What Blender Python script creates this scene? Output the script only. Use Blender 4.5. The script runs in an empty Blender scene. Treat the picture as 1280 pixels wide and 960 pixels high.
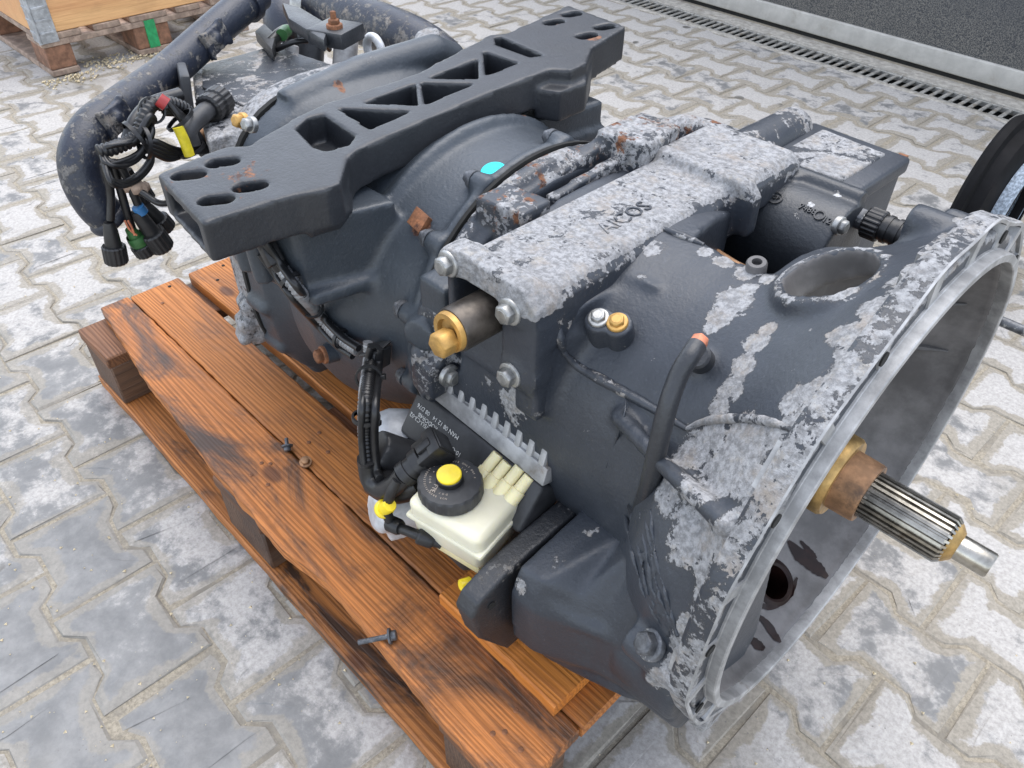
import bpy, bmesh, math, random
import numpy as np
from mathutils import Vector, Matrix, Quaternion
random.seed(7); rng = np.random.default_rng(7)
SC = bpy.context.scene
COL = SC.collection
PI = math.pi
ZA = .46                                   # height of the input shaft axis above the paving

# ---------------------------------------------------------------- camera (solved from the vanishing points)
CF = 977.3664
_vx = np.array([-656.-640, -405.-480, CF]); _vy = np.array([1950.-640, -359.-480, CF])
_dx = -_vx/np.linalg.norm(_vx); _dy = _vy/np.linalg.norm(_vy); _dz = np.cross(_dx, _dy)
RW = np.stack([_dx, _dy, _dz])
CAM = np.array([.1118, -.6359, .6102])
cd = bpy.data.cameras.new('camera'); cam = bpy.data.objects.new('camera', cd); COL.objects.link(cam)
cd.sensor_width = 36; cd.lens = 36*CF/1280; cd.clip_start = .02; cd.clip_end = 200
M = Matrix.Identity(4)
for r in range(3):
    M[r][0] = RW[r, 0]; M[r][1] = -RW[r, 1]; M[r][2] = -RW[r, 2]
    M[r][3] = CAM[r] + (ZA if r == 2 else 0)
cam.matrix_world = M
SC.camera = cam

# ---------------------------------------------------------------- world, sun, exposure
SUN_EL, SUN_AZ = math.radians(72), math.radians(110)      # azimuth of the sun measured from +X towards +Y
w = bpy.data.worlds.new('World'); SC.world = w; w.use_nodes = True
wn = w.node_tree.nodes; wl = w.node_tree.links
bg = wn['Background']; sky = wn.new('ShaderNodeTexSky'); sky.sky_type = 'NISHITA'
sky.sun_disc = False; sky.sun_elevation = SUN_EL; sky.sun_rotation = PI/2 - SUN_AZ
sky.air_density = 1.0; sky.dust_density = 1.0; sky.ozone_density = 1.0; sky.altitude = 100
hs = wn.new('ShaderNodeHueSaturation'); hs.inputs['Saturation'].default_value = .45; wl.new(sky.outputs[0], hs.inputs['Color']); wl.new(hs.outputs[0], bg.inputs[0])   # thin bright overcast; bg.inputs[1].default_value = .05
sd = bpy.data.lights.new('sun', 'SUN'); sun = bpy.data.objects.new('sun', sd); COL.objects.link(sun)
sd.energy = 5; sd.angle = math.radians(60); sd.color = (1, .95, .88)
sdir = Vector((math.cos(SUN_EL)*math.cos(SUN_AZ), math.cos(SUN_EL)*math.sin(SUN_AZ), math.sin(SUN_EL)))
sun.rotation_euler = sdir.to_track_quat('Z', 'Y').to_euler(); sun.location = (0, 0, 6)
vs = SC.view_settings; vs.view_transform = 'Standard'; vs.look = 'None'; vs.gamma = 1; vs.exposure = -1.0
try: vs.use_curve_mapping = False
except Exception: pass

# ---------------------------------------------------------------- surveying: a pixel of the photo put on a known plane
AX = {'x': 0, 'y': 1, 'z': 2}
def ray(px, py):
    v = RW @ np.array([px-640., py-480., CF]); return v/np.linalg.norm(v)
def U(px, py, ax, val):
    d = ray(px, py); k = AX[ax]; return CAM + (val-CAM[k])/d[k]*d
def UP(px, py, p0, n):
    d = ray(px, py); n = np.array(n, float); return CAM + ((np.array(p0)-CAM)@n)/(d@n)*d
def proj(P):
    v = RW.T @ (np.asarray(P, float)-CAM); return np.array([640+CF*v[0]/v[2], 480+CF*v[1]/v[2]])

# ---------------------------------------------------------------- mesh helpers (all in the shaft frame: z=0 at the shaft axis)
class B:
    def __init__(s): s.v = []; s.f = []
    def add(s, v, f):
        o = len(s.v); s.v += [tuple(map(float, p)) for p in v]; s.f += [tuple(i+o for i in q) for q in f]; return s
    def loft(s, rings, cap=True, closed=True):
        n = len(rings[0]); v = [p for r in rings for p in r]; f = []
        for i in range(len(rings)-1):
            for j in range(n if closed else n-1):
                k = (j+1) % n; f.append((i*n+j, i*n+k, (i+1)*n+k, (i+1)*n+j))
        if cap:
            f.append(tuple(range(n))[::-1]); f.append(tuple(range((len(rings)-1)*n, len(rings)*n)))
        return s.add(v, f)
    def tube(s, path, rad, seg=12, cap=True):
        P = [np.array(p, float) for p in path]; n = len(P)
        R = rad if hasattr(rad, '__len__') else [rad]*n
        rings = []; up = None
        for i in range(n):
            t = P[min(i+1, n-1)]-P[max(i-1, 0)]; t = t/np.linalg.norm(t)
            if up is None:
                a = np.array([0, 0, 1.]) if abs(t[2]) < .9 else np.array([1., 0, 0])
                up = a-(a@t)*t
            else: up = up-(up@t)*t
            up = up/np.linalg.norm(up); sd_ = np.cross(t, up)
            rings.append([P[i]+R[i]*(math.cos(2*PI*j/seg)*up+math.sin(2*PI*j/seg)*sd_) for j in range(seg)])
        return s.loft(rings, cap)
    def lathe(s, prof, o, ax, seg=32, cap=True, up=None):
        """prof: list of (along axis, radius)"""
        ax = np.array(ax, float); ax /= np.linalg.norm(ax); o = np.array(o, float)
        a = np.array([0, 0, 1.]) if abs(ax[2]) < .9 else np.array([1., 0, 0])
        if up is not None: a = np.array(up, float)
        u = a-(a@ax)*ax; u /= np.linalg.norm(u); w_ = np.cross(ax, u)
        return s.loft([[o+ax*h+r*(math.cos(2*PI*j/seg)*u+math.sin(2*PI*j/seg)*w_) for j in range(seg)] for h, r in prof], cap)
    def box(s, lo, hi):
        x0, y0, z0 = lo; x1, y1, z1 = hi
        return s.loft([[(x0, y0, z), (x1, y0, z), (x1, y1, z), (x0, y1, z)] for z in (z0, z1)])
    def prism(s, poly, d):
        d = np.array(d, float); return s.loft([[np.array(p, float) for p in poly], [np.array(p, float)+d for p in poly]])
    def obox(s, c, ex, ey, ez):
        c, ex, ey, ez = [np.array(q, float) for q in (c, ex, ey, ez)]
        return s.loft([[c-ex-ey+k*ez, c+ex-ey+k*ez, c+ex+ey+k*ez, c-ex+ey+k*ez] for k in (-1, 1)])

def spline(pts, n=8):
    P = [np.array(p, float) for p in pts]; P = [2*P[0]-P[1]]+P+[2*P[-1]-P[-2]]; out = []
    for i in range(1, len(P)-2):
        for k in range(n):
            t = k/n; a, b, c, d = P[i-1:i+3]
            out.append(.5*(2*b+(c-a)*t+(2*a-5*b+4*c-d)*t*t+(3*b-a-3*c+d)*t**3))
    out.append(P[-2]); return out

def mesh_of(b, name='m'):
    me = bpy.data.meshes.new(name)
    me.from_pydata([(x, y, z+ZA) for x, y, z in b.v], [], b.f)
    bm = bmesh.new(); bm.from_mesh(me); bmesh.ops.recalc_face_normals(bm, faces=bm.faces); bm.to_mesh(me); bm.free()
    return me
def evaluate(ob):
    dg = bpy.context.evaluated_depsgraph_get(); dg.update()
    return bpy.data.meshes.new_from_object(ob.evaluated_get(dg))
def cast(b, voxel=.004, smooth=4, cuts=(), bevel=None, fac=.5):
    """fuse overlapping solids into one skin with soft casting fillets, minus the cutters"""
    me = mesh_of(b) if isinstance(b, B) else b
    ob = bpy.data.objects.new('cast_tmp', me); COL.objects.link(ob); tmp = [ob]
    m = ob.modifiers.new('r', 'REMESH'); m.mode = 'VOXEL'; m.voxel_size = voxel; m.use_smooth_shade = True
    for c in cuts:
        co = bpy.data.objects.new('cut_tmp', mesh_of(c)); COL.objects.link(co); tmp.append(co)
        m = ob.modifiers.new('b', 'BOOLEAN'); m.operation = 'DIFFERENCE'; m.object = co
        try: m.solver = 'MANIFOLD'
        except Exception: m.solver = 'EXACT'
    if cuts:
        m = ob.modifiers.new('r2', 'REMESH'); m.mode = 'VOXEL'; m.voxel_size = voxel; m.use_smooth_shade = True
    if smooth:
        m = ob.modifiers.new('s', 'SMOOTH'); m.factor = fac; m.iterations = smooth
    out = evaluate(ob)
    for t in tmp: bpy.data.objects.remove(t)
    return out
def bevelled(b, wd=.003, seg=2, angle=35):
    me = mesh_of(b) if isinstance(b, B) else b
    ob = bpy.data.objects.new('bev_tmp', me); COL.objects.link(ob)
    m = ob.modifiers.new('b', 'BEVEL'); m.width = wd; m.segments = seg; m.limit_method = 'ANGLE'; m.angle_limit = math.radians(angle)
    out = evaluate(ob); bpy.data.objects.remove(ob); return out

def wpos(o):
    p = Vector(o.location)
    while o.parent: o = o.parent; p += Vector(o.location)
    return p
def link(name, me, mat=None, parent=None, loc=None, smooth=True, flat_angle=None):
    """me holds world coordinates; the object's origin goes to loc (world) and parent is respected"""
    o = bpy.data.objects.new(name, me); COL.objects.link(o)
    if mat is not None:
        me.materials.clear()
        for m in (mat if isinstance(mat, (list, tuple)) else [mat]): me.materials.append(m)
    if loc is None:
        n = len(me.vertices); co = np.empty(n*3); me.vertices.foreach_get('co', co); co = co.reshape(-1, 3)
        loc = Vector(((co.min(0)+co.max(0))/2).tolist())
    loc = Vector(loc)
    me.transform(Matrix.Translation(-loc))
    if smooth: me.polygons.foreach_set('use_smooth', [True]*len(me.polygons))
    if flat_angle: me.set_sharp_from_angle(angle=math.radians(flat_angle))
    o.parent = parent
    o.location = loc-(wpos(parent) if parent else Vector())
    return o
def part(name, b, mat, parent, smooth=True, flat_angle=40, **k):
    return link(name, mesh_of(b) if isinstance(b, B) else b, mat, parent, smooth=smooth, flat_angle=flat_angle, **k)
def tag(o, label=None, cat=None, group=None, kind=None):
    for k, v in (('label', label), ('category', cat), ('group', group), ('kind', kind)):
        if v: o[k] = v
    return o
def thing(name, loc, label, cat, group=None):
    o = bpy.data.objects.new(name, None); COL.objects.link(o); o.empty_display_size = .05
    o.location = (loc[0], loc[1], loc[2]+ZA); return tag(o, label, cat, group)
def paint_attr(o, name, blobs, base=0.):
    """vertex attribute: wear strength from listed spots (centre in shaft frame, radius or radii, strength)"""
    me = o.data; n = len(me.vertices); co = np.empty(n*3); me.vertices.foreach_get('co', co); co = co.reshape(-1, 3)
    wp = np.array(wpos(o)); co = co+wp; co[:, 2] -= ZA; v = np.full(n, float(base))
    for c, r, s in blobs:
        d = np.linalg.norm((co-np.array(c))/np.array(r), axis=1)
        v = np.maximum(v, s*np.clip(1.6-1.3*d, 0, 1))
    a = me.attributes.get(name) or me.attributes.new(name, 'FLOAT', 'POINT'); a.data.foreach_set('value', v.astype(np.float32))
    return o
def paint_fn(o, name, fn):
    me = o.data; n = len(me.vertices); co = np.empty(n*3); me.vertices.foreach_get('co', co); co = co.reshape(-1, 3)
    wp = np.array(wpos(o)); co = co+wp; co[:, 2] -= ZA
    a = me.attributes.get(name) or me.attributes.new(name, 'FLOAT', 'POINT'); a.data.foreach_set('value', np.asarray(fn(co), np.float32))

from mathutils.bvhtree import BVHTree
_bvh = {}
def hit(px, py, ob, off=0.):
    '''where the line of sight through a pixel meets a built casting; off lifts the point towards the viewer'''
    if ob.name not in _bvh:
        o = wpos(ob); _bvh[ob.name] = BVHTree.FromPolygons([v.co+o for v in ob.data.vertices], [tuple(p.vertices) for p in ob.data.polygons])
    d = Vector(ray(px, py)); loc, nor, i, t = _bvh[ob.name].ray_cast(Vector(CAM)+Vector((0, 0, ZA)), d)
    if loc is None: return None
    p = np.array(loc); p[2] -= ZA; n = np.array(nor); n = n if n@np.array(d) < 0 else -n
    hit.n = n; return p+n*off
# ---------------------------------------------------------------- materials
class N:
    def __init__(s, name):
        s.m = bpy.data.materials.new(name); s.m.use_nodes = True; s.t = s.m.node_tree; s.n = s.t.nodes
        s.p = s.n['Principled BSDF']; s.co = s.n.new('ShaderNodeTexCoord'); s.oi = s.n.new('ShaderNodeObjectInfo')
    def L(s, a, b): s.t.links.new(a, b); return b
    def set(s, sock, v):
        if isinstance(v, bpy.types.NodeSocket): s.L(v, sock)
        else: sock.default_value = v
    def noise(s, scale, detail=6, rough=.6, vec=None, dist=0, col=False):
        n = s.n.new('ShaderNodeTexNoise'); n.inputs['Scale'].default_value = scale; n.inputs['Detail'].default_value = detail
        n.inputs['Roughness'].default_value = rough; n.inputs['Distortion'].default_value = dist
        s.L(vec if vec is not None else s.co.outputs['Object'], n.inputs['Vector']); return n.outputs['Color' if col else 'Fac']
    def voro(s, scale, feat='F1', vec=None):
        n = s.n.new('ShaderNodeTexVoronoi'); n.feature = feat; n.inputs['Scale'].default_value = scale
        s.L(vec if vec is not None else s.co.outputs['Object'], n.inputs['Vector']); return n.outputs['Distance']
    def mapping(s, scale=(1, 1, 1), loc=(0, 0, 0), rot=(0, 0, 0), vec=None):
        n = s.n.new('ShaderNodeMapping'); n.inputs['Scale'].default_value = scale; n.inputs['Rotation'].default_value = rot
        s.set(n.inputs['Location'], loc); s.L(vec if vec is not None else s.co.outputs['Object'], n.inputs['Vector']); return n.outputs[0]
    def math(s, op, a, b=0., c=0., clamp=False):
        n = s.n.new('ShaderNodeMath'); n.operation = op; n.use_clamp = clamp
        for i, v in enumerate((a, b, c)): s.set(n.inputs[i], v)
        return n.outputs[0]
    def ramp(s, x, lo, hi):
        n = s.n.new('ShaderNodeMapRange'); n.interpolation_type = 'SMOOTHSTEP'; s.set(n.inputs[0], x); n.inputs[1].default_value = lo; n.inputs[2].default_value = hi
        return n.outputs[0]
    def mix(s, f, a, b, mode='MIX'):
        n = s.n.new('ShaderNodeMix'); n.data_type = 'RGBA'; n.blend_type = mode; s.set(n.inputs[0], f)
        for k, v in ((6, a), (7, b)): s.set(n.inputs[k], (*v, 1) if isinstance(v, tuple) and len(v) == 3 else v)
        return n.outputs[2]
    def fmix(s, f, a, b):
        n = s.n.new('ShaderNodeMix'); s.set(n.inputs[0], f); s.set(n.inputs[2], a); s.set(n.inputs[3], b); return n.outputs[0]
    def attr(s, name):
        n = s.n.new('ShaderNodeAttribute'); n.attribute_name = name; return n.outputs['Fac']
    def bump(s, h, strength=.3, dist=.002, normal=None):
        n = s.n.new('ShaderNodeBump'); n.inputs['Strength'].default_value = strength; n.inputs['Distance'].default_value = dist
        s.L(h, n.inputs['Height'])
        if normal is not None: s.L(normal, n.inputs['Normal'])
        return n.outputs[0]
    def out(s, base=None, rough=None, metal=None, normal=None, **k):
        for nm, v in (('Base Color', base), ('Roughness', rough), ('Metallic', metal), ('Normal', normal), *k.items()):
            if v is not None: s.set(s.p.inputs[nm], (*v, 1) if isinstance(v, tuple) and len(v) == 3 and 'Radius' not in nm else v)
        return s.m

def paint(name, base=(.027, .032, .041), bare=(.295, .296, .302), rough=.42, rust=.35, spot=.0, grain=.7, dust=.25):
    s = N(name)
    pl = s.attr('peel'); rs = s.attr('rust')
    big = s.noise(9, 8, .62); fine = s.noise(110, 6, .72); mid = s.noise(38, 8, .68, dist=.4); lump = s.noise(15, 4, .6)
    e = s.math('ADD', pl, s.math('MULTIPLY', s.math('SUBTRACT', mid, .5), 1.35))
    e = s.math('ADD', e, s.math('MULTIPLY', s.math('SUBTRACT', fine, .5), 1.25))
    e = s.math('ADD', e, s.math('MULTIPLY', s.math('SUBTRACT', lump, .5), .9))
    mask = s.ramp(e, .50, .535)
    chips = s.ramp(s.math('ADD', s.noise(60, 5, .6), s.math('MULTIPLY', big, .25)), .86-spot*.1, .875-spot*.1)
    mask = s.math('MAXIMUM', mask, s.math('MULTIPLY', chips, .8 if spot else 0.))
    d = s.ramp(big, .35, .75)
    pc = s.mix(s.math('MULTIPLY', d, dust), base, tuple(min(1, c*1.9+.02) for c in base))
    pc = s.mix(s.math('MULTIPLY', s.ramp(s.noise(4, 4, .6), .45, .7), .35), pc, tuple(c*.55 for c in base))
    pc = s.mix(s.math('MULTIPLY', s.ramp(s.noise(240, 3, .7), .55, .75), .35), pc, tuple(min(1, c*2.2+.01) for c in base))
    pc = s.mix(s.math('MULTIPLY', s.ramp(e, .36, .5), .45), pc, (.045, .042, .040))
    bc = s.mix(s.ramp(s.noise(160, 4, .7), .35, .65), tuple(c*.62 for c in bare), tuple(min(1, c*1.22) for c in bare))
    bc = s.mix(s.math('MULTIPLY', s.ramp(s.noise(70, 5, .75), .52, .72), .5), bc, (.36, .325, .27))
    bc = s.mix(s.math('MULTIPLY', s.ramp(s.noise(13, 5, .65), .5, .7), .35), bc, tuple(c*.55 for c in bare))
    bc = s.mix(s.math('MULTIPLY', s.ramp(s.noise(28, 5, .7), .5, .72), .55), bc, (.30, .25, .20))
    c = s.mix(mask, pc, bc)
    rm = s.ramp(s.math('ADD', rs, s.math('MULTIPLY', s.math('SUBTRACT', s.noise(55, 7, .7), .5), 1.4)), .5, .6)
    rc = s.mix(s.ramp(s.noise(120, 5, .7), .4, .6), (.045, .018, .012), (.20, .085, .04))
    c = s.mix(rm, c, rc)
    ro = s.fmix(s.math('MAXIMUM', mask, rm), s.math('ADD', rough, s.math('MULTIPLY', s.math('SUBTRACT', s.noise(22, 5), .5), .3)), .72)
    h = s.math('ADD', s.math('MULTIPLY', mask, -.5), s.math('MULTIPLY', fine, .10))
    h = s.math('ADD', h, s.math('MULTIPLY', s.math('MULTIPLY', mask, s.noise(190, 5, .75)), 1.5))
    nb = s.bump(h, .7, .0022)
    nb = s.bump(s.noise(210, 4, .65), grain*.9, .0011, nb)
    return s.out(c, ro, s.math('MULTIPLY', mask, .25), nb)

def simple(name, base, rough=.5, metal=0., var=.35, scale=30, bump=.15, alt=None, altm=(.55, .7), **k):
    s = N(name); n = s.noise(scale, 6, .65)
    c = s.mix(s.math('MULTIPLY', s.ramp(n, .35, .7), 1.), tuple(q*(1-var) for q in base), tuple(min(1, q*(1+var*.7)) for q in base))
    if alt: c = s.mix(s.ramp(s.noise(scale*.6, 7, .7, dist=.3), *altm), c, alt)
    r = s.math('ADD', rough, s.math('MULTIPLY', s.math('SUBTRACT', s.noise(scale*1.7, 4), .5), .25))
    return s.out(c, r, metal, s.bump(s.noise(scale*5, 4, .6), bump, .001), **k)

def wood(name, light=(.50, .165, .028), dark=(.10, .028, .008), grey=.35, wet=.45, axis=0):
    s = N(name)
    off = s.math('MULTIPLY', s.oi.outputs['Random'], 7.3)
    cx = s.n.new('ShaderNodeCombineXYZ')
    for i in range(3): s.L(s.math('MULTIPLY', off, (3.1, 1.7, .31)[i]), cx.inputs[i])
    sc = [1, 1, 1]; sc[axis] = .055
    v = s.mapping(tuple(sc), cx.outputs[0])
    warp = s.noise(5, 3, .5, v)
    w_ = s.n.new('ShaderNodeTexWave'); w_.wave_type = 'RINGS'; w_.rings_direction = 'XYZ'[axis]
    w_.inputs['Scale'].default_value = 44; w_.inputs['Distortion'].default_value = 13; w_.inputs['Detail'].default_value = 2.5; w_.inputs['Detail Scale'].default_value = .8
    s.L(s.mapping((1, 1, 1), (.09, .05, -.06), vec=v), w_.inputs['Vector'])
    g = s.ramp(w_.outputs['Fac'], .25, .95)
    sc2 = [1, 1, 1]; sc2[axis] = .02
    fib = s.noise(420, 4, .6, s.mapping(tuple(sc2)))
    c = s.mix(s.math('MULTIPLY', g, .75), light, tuple(.55*a+.45*b for a, b in zip(dark, light)))
    c = s.mix(s.math('MULTIPLY', s.ramp(warp, .45, .75), .5), c, tuple(min(.8, l*1.45) for l in light))
    c = s.mix(s.math('MULTIPLY', s.ramp(fib, .42, .62), .35), c, dark)
    sc3 = [1, 1, 1]; sc3[axis] = .35
    st = s.noise(11, 7, .68, s.mapping(tuple(sc3), cx.outputs[0]), dist=.6)
    stain = s.math('MULTIPLY', s.ramp(st, .46, .66), grey*1.6, clamp=True)
    c = s.mix(stain, c, (.055, .028, .016))
    # knots
    kn = s.voro(7.5, 'F1', s.mapping((.55, 1, 1) if axis == 0 else (1, .55, 1), cx.outputs[0]))
    kw = s.math('ADD', kn, s.math('MULTIPLY', s.math('SUBTRACT', s.noise(30), .5), .05))
    c = s.mix(s.math('MULTIPLY', s.math('SUBTRACT', 1, s.ramp(kw, .055, .12)), .8), c, (.075, .025, .01))
    r = s.math('SUBTRACT', s.math('ADD', .62, s.math('MULTIPLY', g, .12)), s.math('MULTIPLY', stain, wet*.4))
    h = s.math('ADD', s.math('MULTIPLY', g, .5), s.math('MULTIPLY', fib, .6))
    return s.out(c, r, 0., s.bump(h, .5, .0013))

MAT = {}
MAT['paint'] = paint('grey_paint_over_aluminium', spot=.25)
MAT['paint_case'] = paint('grey_paint_rear_case', base=(.035, .043, .053), spot=0., rough=.42, dust=.2)
MAT['paint_beam'] = paint('dark_grey_paint_beam', base=(.018, .020, .024), bare=(.018, .020, .024), rough=.41, spot=0., dust=.3, grain=.6)
MAT['paint_pipe'] = paint('blue_black_pipe_paint', base=(.012, .016, .028), bare=(.15, .145, .14), rough=.42, spot=.6, grain=.8, dust=.3)
MAT['paint_black'] = paint('black_paint', base=(.020, .022, .026), bare=(.16, .155, .15), rough=.40, spot=.15)
MAT['paint_act'] = paint('black_actuator_paint', base=(.022, .026, .032), bare=(.55, .55, .55), rough=.38, spot=.2)
MAT['alu'] = simple('bare_cast_aluminium', (.36, .36, .36), .55, .35, .35, 26, .3, (.17, .14, .115), (.6, .75))
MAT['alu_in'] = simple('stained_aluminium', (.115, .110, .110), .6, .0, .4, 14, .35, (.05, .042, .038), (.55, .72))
MAT['alu_light'] = simple('pale_aluminium', (.56, .57, .585), .5, .3, .2, 40, .3)
MAT['steel'] = simple('machined_steel', (.36, .34, .30), .30, .95, .45, 30, .08, (.10, .06, .03), (.55, .72))
MAT['steel_dull'] = simple('dull_zinc_steel', (.36, .36, .35), .45, .8, .35, 60, .2, (.16, .09, .05), (.62, .75))
MAT['bolt_dark'] = simple('painted_bolt', (.10, .105, .115), .42, .3, .5, 90, .2, (.36, .36, .35), (.58, .62))
MAT['brass'] = simple('brass', (.50, .29, .08), .45, .35, .3, 60, .15, (.30, .16, .05), (.6, .75))
MAT['brass_dull'] = simple('dull_brass', (.42, .27, .10), .42, .7, .4, 40, .15, (.12, .08, .05), (.58, .74))
MAT['rust'] = simple('rust', (.24, .10, .045), .75, .15, .5, 60, .5, (.07, .03, .018), (.5, .65))
MAT['rust_steel'] = simple('browned_steel', (.34, .19, .10), .5, .5, .4, 40, .25, (.12, .075, .05), (.52, .7))
MAT['oil'] = simple('brown_oil', (.014, .006, .005), .4, 0, .4, 60, .1, **{'Specular IOR Level': .2})
MAT['black'] = simple('black_plastic', (.014, .014, .015), .42, 0, .4, 70, .15, (.05, .048, .045), (.64, .8))
MAT['blackd'] = simple('dull_black_plastic', (.033, .034, .037), .5, 0, .3, 40, .2, (.10, .10, .10), (.66, .8))
MAT['sheath'] = simple('black_rubber_sheath', (.011, .011, .012), .38, 0, .3, 80, .1)
MAT['conduit_grey'] = simple('silvery_conduit', (.26, .265, .275), .35, .4, .3, 80, .1)
MAT['yellow'] = simple('yellow_plastic', (.80, .60, .015), .35, 0, .12, 40, .05)
MAT['green'] = simple('green_plastic', (.035, .12, .035), .4, 0, .2, 40, .1)
MAT['red'] = simple('red_tape', (.32, .03, .03), .45, 0, .2, 40, .1)
MAT['blue'] = simple('blue_tape', (.03, .14, .32), .45, 0, .2, 40, .1)
MAT['ytape'] = simple('yellow_tape', (.70, .58, .03), .4, 0, .2, 50, .1, (.05, .05, .02), (.68, .7))
MAT['tank'] = simple('milky_white_plastic', (.72, .68, .52), .32, 0, .08, 12, .05, **{'Subsurface Weight': .35, 'Subsurface Radius': (.02, .018, .01), 'Subsurface Scale': .5})
MAT['tank2'] = simple('creamy_plastic', (.78, .70, .42), .35, 0, .1, 20, .05, **{'Subsurface Weight': .3, 'Subsurface Radius': (.02, .015, .006), 'Subsurface Scale': .5})
MAT['turq'] = simple('turquoise_sticker', (.0, .62, .66), .5, 0, .04, 40, .03)
MAT['print'] = simple('white_print', (.62, .62, .60), .6, 0, .2, 200, .0)
MAT['printo'] = simple('pale_print', (.42, .36, .30), .6, 0, .2, 200, .0)
MAT['copper'] = simple('orange_metal_cap', (.62, .22, .12), .5, .2, .25, 90, .1)
MAT['wood_top'] = wood('wet_pine_board', light=(.54, .19, .042), grey=.62)
MAT['wood_bottom'] = wood('wet_bottom_board', light=(.46, .17, .04), grey=.75)
MAT['wood_mid'] = wood('orange_pine_board', light=(.50, .18, .036), grey=.34)
MAT['wood_dark'] = wood('dark_wet_wood', light=(.20, .085, .035), dark=(.04, .018, .01), grey=.9)
MAT['wood_block'] = wood('dark_wood_block', light=(.13, .07, .04), dark=(.03, .018, .012), grey=.7, axis=1)
MAT['wood_new'] = wood('fresh_orange_plank', light=(.64, .22, .035), dark=(.26, .08, .018), grey=.05)
MAT['wood_old'] = simple('weathered_wood', (.34, .25, .19), .8, 0, .35, 30, .4, (.18, .12, .09), (.5, .7))
MAT['wood_brown'] = simple('brown_wood', (.24, .12, .07), .75, 0, .4, 30, .4)
MAT['galv'] = simple('galvanised_steel', (.42, .44, .46), .42, .6, .3, 40, .15)
MAT['greenp'] = simple('green_paint', (.02, .30, .10), .6, 0, .25, 60, .2)
MAT['dust'] = simple('sawdust', (.62, .52, .34), .9, 0, .3, 200, .6)
MAT['drum'] = simple('black_drum_plastic', (.006, .006, .007), .7, 0, .3, 14, .15, (.018, .016, .016), (.5, .8), **{'Specular IOR Level': .14})
MAT['ring'] = simple('pale_blue_grey_rim', (.32, .38, .45), .8, 0, .5, 160, .5)

def bolt(parent, c, ax, r=.010, h=.008, mat='bolt_dark', flange=1.5, name='bolt', stud=0., twist=0.):
    """hex head with washer flange; c is the seat, ax the way the head points"""
    key = ('bolt', round(r, 4), round(h, 4), mat, round(flange, 2), round(stud, 3))
    me = MESH.get(key)
    if me is None:
        b = B(); z = (0, 0, 1)
        if flange: b.lathe([(-.004, r*flange), (.0022, r*flange), (.003, r*flange*.9)], (0, 0, 0), z, 20)
        b.lathe([(.001, r), (h-.0015, r), (h, r*.86)], (0, 0, 0), z, 6)
        b.lathe([(h-.001, r*.7), (h+.0004, r*.66)], (0, 0, 0), z, 14)
        if stud: b.lathe([(h-.001, r*.5), (h+stud, r*.5), (h+stud+.001, r*.42)], (0, 0, 0), z, 12)
        b.v = [(x, y, z_-ZA) for x, y, z_ in b.v]
        me = bevelled(b, r*.06, 1, 30); me.materials.append(MAT[mat]); MESH[key] = me
        me.polygons.foreach_set('use_smooth', [True]*len(me.polygons)); me.set_sharp_from_angle(angle=math.radians(35))
    o = bpy.data.objects.new(name, me); COL.objects.link(o); o.parent = parent
    q = Vector(ax).to_track_quat('Z', 'Y') @ Quaternion((0, 0, 1), twist)
    o.rotation_euler = q.to_euler()
    o.location = Vector((c[0], c[1], c[2]+ZA))-(wpos(parent) if parent else Vector())
    return o
MESH = {}
def text(name, body, size, mat, parent, c, u, v, depth=.0004, align='CENTER'):
    """flat lettering: centre c, reading direction u, up direction v"""
    cu = bpy.data.curves.new('t', 'FONT'); cu.body = body; cu.size = size; cu.extrude = depth; cu.align_x = align; cu.align_y = 'CENTER'; cu.resolution_u = 2
    ob = bpy.data.objects.new('t', cu); COL.objects.link(ob); me = evaluate(ob); bpy.data.objects.remove(ob)
    u = Vector(u).normalized(); n = u.cross(Vector(v)).normalized(); v = n.cross(u)
    m = Matrix.Identity(4)
    for i in range(3): m[i][0] = u[i]; m[i][1] = v[i]; m[i][2] = n[i]; m[i][3] = (c[0], c[1], c[2]+ZA)[i]
    me.transform(m); return link(name, me, MAT[mat], parent, smooth=False)

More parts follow.
